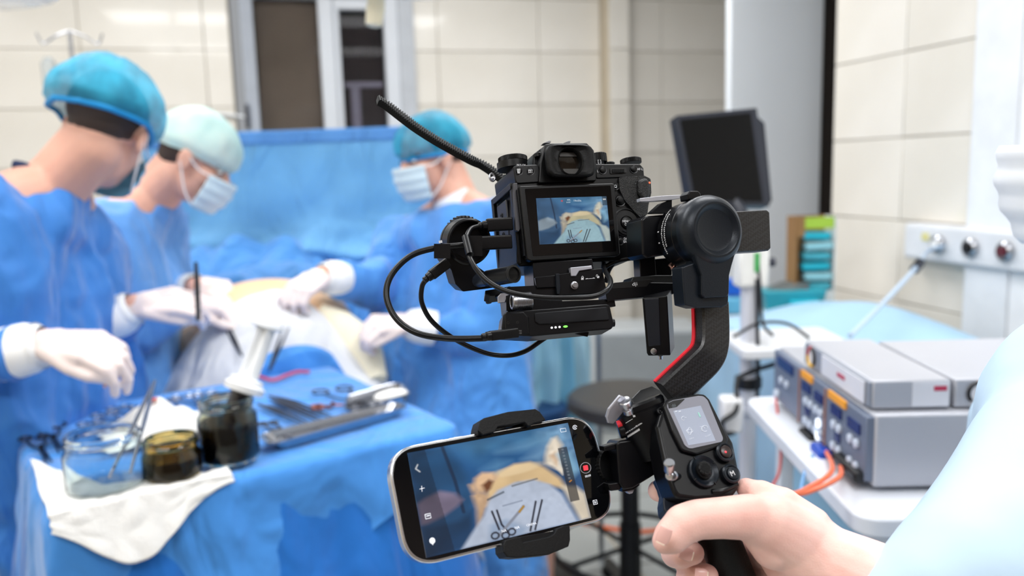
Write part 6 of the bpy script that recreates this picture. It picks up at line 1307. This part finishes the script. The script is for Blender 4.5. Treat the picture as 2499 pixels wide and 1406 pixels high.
icon(PH, circ(1403, 1043, 5, .5, 6.1, sy=1), 1.4, m_ui, ph, .8); icon(PH, circ(1403, 1043, 2, sy=1), 1.4, m_ui, ph, .7); icon(PH, [(1367, 1047), (1380, 1045), (1382, 1053), (1369, 1055)], 1.8, m_ui, ph, .7, closed=True)
icon(PH, [(1029, 1186), (1030, 1200)], 1.8, m_ui, ph, .7); icon(PH, [(1024, 1194), (1036, 1191)], 1.8, m_ui, ph, .7)
icon(PH, [(1037, 1256), (1050, 1253), (1052, 1264), (1039, 1267)], 1.8, m_ui, ph, .9, closed=True); icon(PH, [(1041, 1260), (1049, 1258)], 1.8, m_ui, ph, 1.2)
mb = MB(); mb.ell(PH.S @ TR(PH.pt(1055, 1320, 1.8)), 7, 7, .8); mk('ui_button', mb, m_ui, ph); icon(PH, [(1056, 1326), (1056, 1330)], 1.8, m_ui, ph, 1.4)
PH.text('NA', 1230, 1296, 2, 9, m_ui, ph); PH.text('NA', 1262, 1288, 2, 9, m_ui, ph); PH.text('CINEMA', 1297, 1280, 2, 7.5, m_ui, ph)
hd = thing('phone_holder', 'black spring clamp holding the phone to the gimbal head', 'holder', W(1480, 1120, .55))
mb = MB(); PH.prism(mb, [(1168, 1040), (1172, 1026), (1182, 1020), (1240, 1005), (1307, 998), (1318, 1005), (1333, 1026), (1302, 1034), (1295, 1040), (1288, 1040), (1281, 1031), (1215, 1042), (1209, 1054), (1178, 1062), (1166, 1052)], -34, 18, r=3); mk('upper_jaw', mb, m_matte, hd, bevel=.0016, seg=3)
mb = MB(); PH.prism(mb, [(1206, 1052), (1212, 1028), (1290, 1014), (1298, 1036), (1288, 1036), (1281, 1030)], -34, 7, r=1); mk('jaw_lip', mb, m_gim, hd, bevel=.0006)
mb = MB(); PH.prism(mb, [(1262, 1312), (1352, 1296), (1356, 1318), (1270, 1336)], -34, 7, r=1); mk('jaw_lip', mb, m_gim, hd, bevel=.0006)
mb = MB(); PH.prism(mb, [(1228, 1330), (1234, 1318), (1262, 1310), (1272, 1313), (1276, 1324), (1340, 1310), (1352, 1303), (1360, 1290), (1378, 1283), (1391, 1283), (1392, 1318), (1388, 1334), (1340, 1354), (1262, 1362), (1238, 1360), (1229, 1348)], -34, 18, r=3); mk('lower_jaw', mb, m_matte, hd, bevel=.0016, seg=3)
mb = MB(); PH.prism(mb, [(1250, 1040), (1330, 1025), (1395, 1300), (1320, 1320)], -70, -32, r=8); mk('back_plate', mb, m_matte, hd, bevel=.002)
g0_, g1_ = W(1458, 1142, .585), W(1508, 1134, .572); gd = g1_-g0_
R = []
for z, k in ((0, 0), (2, 1), (40, 1), (42, 0)): R.append([((38+(2 if i % 2 else 0)*k)*cos(pi*i/30), (38+(2 if i % 2 else 0)*k)*sin(pi*i/30), z) for i in range(60)])
mk('ribbed_wheel', MB().rings(R, True, True, TR(g0_, rot_to(gd)) @ Matrix.Scale(.59/F0, 4)), m_matte, hd, sharp=25)
HB = Fr(1560, 1130, .565, (100, 22), (-24, 100), zu=-30)
mb = MB(); HB.prism(mb, [(1505, 1083), (1512, 1076), (1575, 1068), (1590, 1072), (1620, 1090), (1628, 1140), (1585, 1168), (1545, 1192), (1522, 1196), (1512, 1180)], -70, 0, r=8); mk('hinge_block', mb, m_gim, hd, bevel=.0025, seg=3)
mb = MB(); HB.prism(mb, [(1474, 1090), (1508, 1080), (1510, 1096), (1476, 1102)], -46, -10, r=3); mk('fork_arm', mb, m_gim, hd, bevel=.0015)
mb = MB(); HB.prism(mb, [(1484, 1180), (1514, 1176), (1516, 1196), (1490, 1199)], -56, -10, r=4); mk('fork_arm', mb, m_gim, hd, bevel=.0015, seg=2)
mb = MB(); HB.prism(mb, [(1518, 1190), (1560, 1176), (1562, 1184), (1548, 1196), (1520, 1202)], -40, -10, r=3); mk('clip', mb, m_gim, hd, bevel=.0008); mb = MB(); HB.prism(mb, [(1528, 1198), (1550, 1190), (1544, 1204), (1536, 1206)], -34, -16, r=2); mk('clip_lever', mb, m_lever, hd, bevel=.0006)
# ================================================================ CABLES AND PLUGS
def wire(lab, P, r): return top(mk('cable', MB().tube([W(*p) for p in P], r, 14, 10), m_cable), lab, 'cable')
w1 = wire('thick black cable looping left from the camera port down to the transmitter', [(1195, 594, .60), (1130, 598, .59), (1060, 606, .585), (1000, 626, .58), (955, 672, .575), (943, 722, .57), (965, 775, .565), (1015, 812, .56), (1090, 826, .56), (1175, 826, .56), (1190, 823, .56)], .0022)
w2_ = wire('cable from the motor plug hanging behind the thick loop', [(1042, 680, .592), (1030, 700, .595), (1030, 740, .60), (1055, 785, .605), (1110, 828, .615), (1180, 860, .62), (1235, 868, .62), (1280, 858, .62), (1320, 832, .62), (1345, 815, .62)], .00185)
w3 = wire('cable from the upper camera port sweeping down across the rig', [(1168, 552, .60), (1148, 560, .592), (1138, 585, .58), (1143, 620, .57), (1165, 660, .56), (1200, 693, .555), (1250, 715, .55), (1320, 726, .55), (1400, 727, .55), (1455, 722, .553), (1484, 705, .558), (1490, 685, .572), (1478, 664, .60), (1473, 648, .63), (1486, 634, .66)], .0018)
w4 = wire('short grey cables behind the camera base at the right', [(1462, 668, .63), (1480, 650, .63), (1510, 636, .63), (1545, 630, .63)], .0018)
w5 = wire('black cable crossing behind the short grey one', [(1478, 690, .635), (1486, 660, .635), (1500, 640, .635), (1512, 628, .635)], .0018)
def plug(lab, a, b, wd, ht, d0, d1, neck=True, par_n=(0, 0, 1)):
    A, B = W(a[0], a[1], d0), W(b[0], b[1], d1); ax = (B-A).normalized(); t = thing('cable_plug', lab, 'plug', (A+B)/2); M = TR(A, rot_to(ax, UP)); L = (B-A).length; s = (d0+d1)/2/F0
    P = roundpoly([(-ht*s/2, -wd*s/2), (ht*s/2, -wd*s/2), (ht*s/2, wd*s/2), (-ht*s/2, wd*s/2)], 5*s); mk('shell', MB().prism(P, 0, L, M), m_cable, t, bevel=.0006)
    if neck: mk('strain_relief', MB().lathe([(7*s, -22*s), (8.5*s, -20*s), (8.5*s, -14*s), (7*s, -13*s), (11*s, -10*s), (12*s, 0)], 20, M), m_cable, t)
    return t
plug('black plug of the lower camera port with the thick cable', (1172, 594), (1248, 590), 24, 34, .598, .602, False)
plug('black plug in the upper camera port', (1188, 550), (1250, 546), 22, 32, .602, .606)
plug('black plug in the focus motor, tilted up to the right', (1052, 672), (1094, 640), 20, 26, .59, .595)
plug('black plug in the left end of the transmitter', (1196, 820), (1262, 812), 22, 24, .56, .57)
tg = thing('cable_tag', 'black tag label wrapped round the crossing cables left of the camera', 'label', W(1160, 605, .575)); mk('tag', MB().box(TR(W(1160, 600, .585), rot_to(FW, RT)), 34*.29e-3, 50*.29e-3, .0006), m_cable, tg)
mb = MB().cyl(W(1136, 578, .579), W(1147, 622, .568), .0027); mk('clip', mb, m_gim, tg)
tg2 = thing('cable_tag', 'square black label below the thick cable on the motor side', 'label', W(1080, 615, .58)); mk('tag', MB().box(TR(W(1079, 613, .582), rot_to(FW, RT)), 40*.29e-3, 36*.29e-3, .0006), m_cable, tg2)
# ================================================================ OPERATOR
op = thing('person', 'gowned camera operator at the right edge whose bare hand grips the gimbal handle', 'person', V((W(2750, 800, .62).x, W(2750, 800, .62).y, 0)))
def dmap(d): return float(np.interp(d, [.42, .47, .50, .53, .56, .60, .64], [.457, .507, .528, .543, .56, .592, .622]))
def q(px, py, d, r): d = dmap(d); return (W(px, py, d), r*d/F0)
def chain(mb, P):
    P = [q(*p) for p in P]
    for a, b in zip(P, P[1:]): mb.caps(a[0], a[1], b[0], b[1], 20, 6)
hb = MB()
# forearm, wrist, palm heel
chain(hb, [(2330, 1560, .46, 150), (2160, 1450, .48, 118), (2010, 1375, .50, 96), (1935, 1310, .515, 88)])
chain(hb, [(2010, 1400, .505, 80), (1930, 1360, .53, 74), (1870, 1290, .55, 60)])
# thenar mass: from wrist to thumb base
chain(hb, [(1950, 1320, .505, 84), (1880, 1278, .495, 72), (1815, 1262, .488, 55)])
chain(hb, [(1955, 1300, .515, 78), (1905, 1246, .522, 58), (1858, 1214, .53, 42), (1822, 1192, .54, 26)])
chain(hb, [(1890, 1330, .50, 60), (1850, 1290, .495, 50)])
# thumb
chain(hb, [(1830, 1262, .487, 56), (1760, 1264, .478, 50), (1700, 1268, .472, 48), (1668, 1280, .470, 49)])
chain(hb, [(1668, 1280, .470, 48), (1640, 1308, .468, 44), (1624, 1320, .467, 33)])
# web behind the handle, back of the hand
chain(hb, [(1940, 1330, .55, 70), (1860, 1340, .595, 52), (1780, 1330, .625, 40)])
chain(hb, [(1960, 1390, .55, 70), (1880, 1420, .60, 52), (1800, 1410, .63, 40)])
# index on the trigger, tip showing left of the grip
chain(hb, [(1800, 1250, .625, 36), (1700, 1215, .62, 34), (1630, 1200, .595, 30), (1607, 1198, .58, 27)])
# middle finger wrapping round from behind
chain(hb, [(1790, 1330, .63, 38), (1700, 1340, .62, 37), (1652, 1348, .58, 36), (1648, 1350, .545, 36), (1668, 1352, .52, 34), (1690, 1350, .512, 29)])
# ring finger
chain(hb, [(1800, 1410, .64, 38), (1720, 1412, .62, 37), (1690, 1412, .585, 37), (1686, 1412, .555, 37), (1704, 1410, .535, 36), (1724, 1406, .53, 30)])
chain(hb, [(1830, 1480, .64, 36), (1750, 1480, .61, 34), (1730, 1480, .57, 33), (1750, 1478, .55, 30)])
hand = remesh(hb, .0011, 10, .6)
# body: the same figure continued under the gown
S_head = W(2800, 325, .80)
bb = MB(); hf = (-RT*1.0+V((FW.x, FW.y, 0))*.25).normalized(); hu = V((0, 0, 1)); hr_ = hf.cross(hu)
HMo = Matrix(((hr_.x, hf.x, hu.x, S_head.x), (hr_.y, hf.y, hu.y, S_head.y), (hr_.z, hf.z, hu.z, S_head.z), (0, 0, 0, 1))); head_prims(bb, HMo)
nk = W(2870, 740, .80); shl = W(2700, 1050, .60); shr = W(2880, 1050, .98); hipo = W(2860, 2200, .80); hipo.z = .92
bb.caps(HMo @ V((0, -.02, -.05)), .055, nk, .065)
limb(bb, [nk, shl], [.06, .06]); limb(bb, [nk, shr], [.06, .06]); bb.caps((shl+shr)/2, .12, hipo, .14); limb(bb, [shl, W(2560, 1600, dmap(.50)), W(2330, 1560, dmap(.46)), W(2160, 1450, dmap(.48))], [.055, .045, .034, .026])
limb(bb, [shr, V((shr.x+.02, shr.y, 1.1)), V((shr.x, shr.y-.05, .9))], [.05, .04, .03])
for s in (-1, 1): limb(bb, [hipo+V((0, s*.09, 0)), V((hipo.x, hipo.y+s*.1, .5)), V((hipo.x, hipo.y+s*.1, .09))], [.085, .055, .04]); bb.caps(V((hipo.x, hipo.y+s*.1, .05)), .04, V((hipo.x-.14, hipo.y+s*.1, .045)), .035)
body = remesh(bb, .007, 3); bmj = bmesh.new(); bmj.from_mesh(hand); bmj.from_mesh(body); mj = bpy.data.meshes.new('body'); bmj.to_mesh(mj); bmj.free()
m_hand = mat('hand_skin', (243, 188, 176), .48, bump=.12, bscale=900, var=.07, vscale=26, sss=.12, rgb2=(250, 206, 195))
ob_ = mkmesh('body', mj, m_hand, op)
# nails
m_nail = mat('nail', (232, 184, 176), .25, coat=.3); m_nedge = mat('nail_edge', (244, 226, 206), .35)
def nail(px, py, d, ang, a, b_, tilt=0):
    # px,py centre; ang direction towards the tip in the picture; a half length, b half width
    c = W(px, py, d); t = (RT*cos(ang)-UP*sin(ang)); s = (RT*sin(ang)+UP*cos(ang)); nn = (-FW+t*.25*0+s*tilt).normalized(); t = (t-nn*t.dot(nn)).normalized(); s = nn.cross(t); k = d/F0
    def f(u, v):
        x = (u-.5)*2; y = (v-.5)*2; w_ = sqrt(max(0, 1-.25*x*x)) if x < 0 else sqrt(max(0, 1-.6*x**4)); y2 = y*w_
        return c+t*x*a*k+s*y2*b_*k+nn*(-.28*b_*y2*y2-.12*a*x*x)*k
    o = mk('nail', MB().grid(f, 16, 14), m_nail, op, solid=.0004, sharp=80); mk('nail_edge', MB().tube([f(.985, v) for v in np.linspace(.04, .96, 10)], .0005, 6, 0), m_nedge, o); return o
nail(1619, 1308, .4800, radians(112), 21, 17, -.3); nail(1676, 1352, .5165, radians(22), 17, 16, .35); nail(1712, 1404, .5275, radians(10), 16, 16, .3)
# gown sleeve and torso, cap and mask
gg = MB()
def gq(*P):
    P = [q(*p) for p in P]
    for a, b in zip(P, P[1:]): gg.caps(a[0], a[1], b[0], b[1])
gq((2235, 1495, .455, 128), (2330, 1460, .455, 180), (2470, 1400, .47, 250), (2620, 1400, .50, 260)); gq((2400, 1420, .46, 215), (2580, 1240, .53, 235), (2720, 1050, .62, 260)); gq((2330, 1460, .455, 180), (2620, 1150, .56, 245)); gq((2620, 1400, .50, 260), (2720, 1050, .62, 260))
gg.caps(nk, .085, shl, .09); gg.caps(nk, .085, shr, .09); gg.caps((shl+shr)/2+V((0, 0, -.03)), .16, hipo, .18)
gg.caps(shl, .09, V((shl.x, shl.y, 1.0)), .10); gg.caps(hipo, .18, V((hipo.x, hipo.y, .42)), .2); limb(gg, [shr, V((shr.x+.02, shr.y, 1.1)), V((shr.x, shr.y-.05, .92))], [.075, .065, .05])
mkmesh('gown', remesh(gg, .007, 6, fn=lambda p, n_: folds(p, .006, 9, .5)), mat('pale_gown', (186, 211, 232), .6, bump=.2, bscale=60, var=.03, vscale=6), op)
bouffant(op, HMo, mat('pale_cap', (196, 222, 238), .6, var=.08, vscale=20), .10, .125, .10, band=False); facemask(op, HMo, mat('white_mask', (238, 243, 248), .6))

cable('black cable running behind the bare forearm of the operator', [W(1925, 1262, .95), W(2000, 1318, .95), W(2080, 1380, .95), W(2150, 1440, .95)], .0048, m_black)
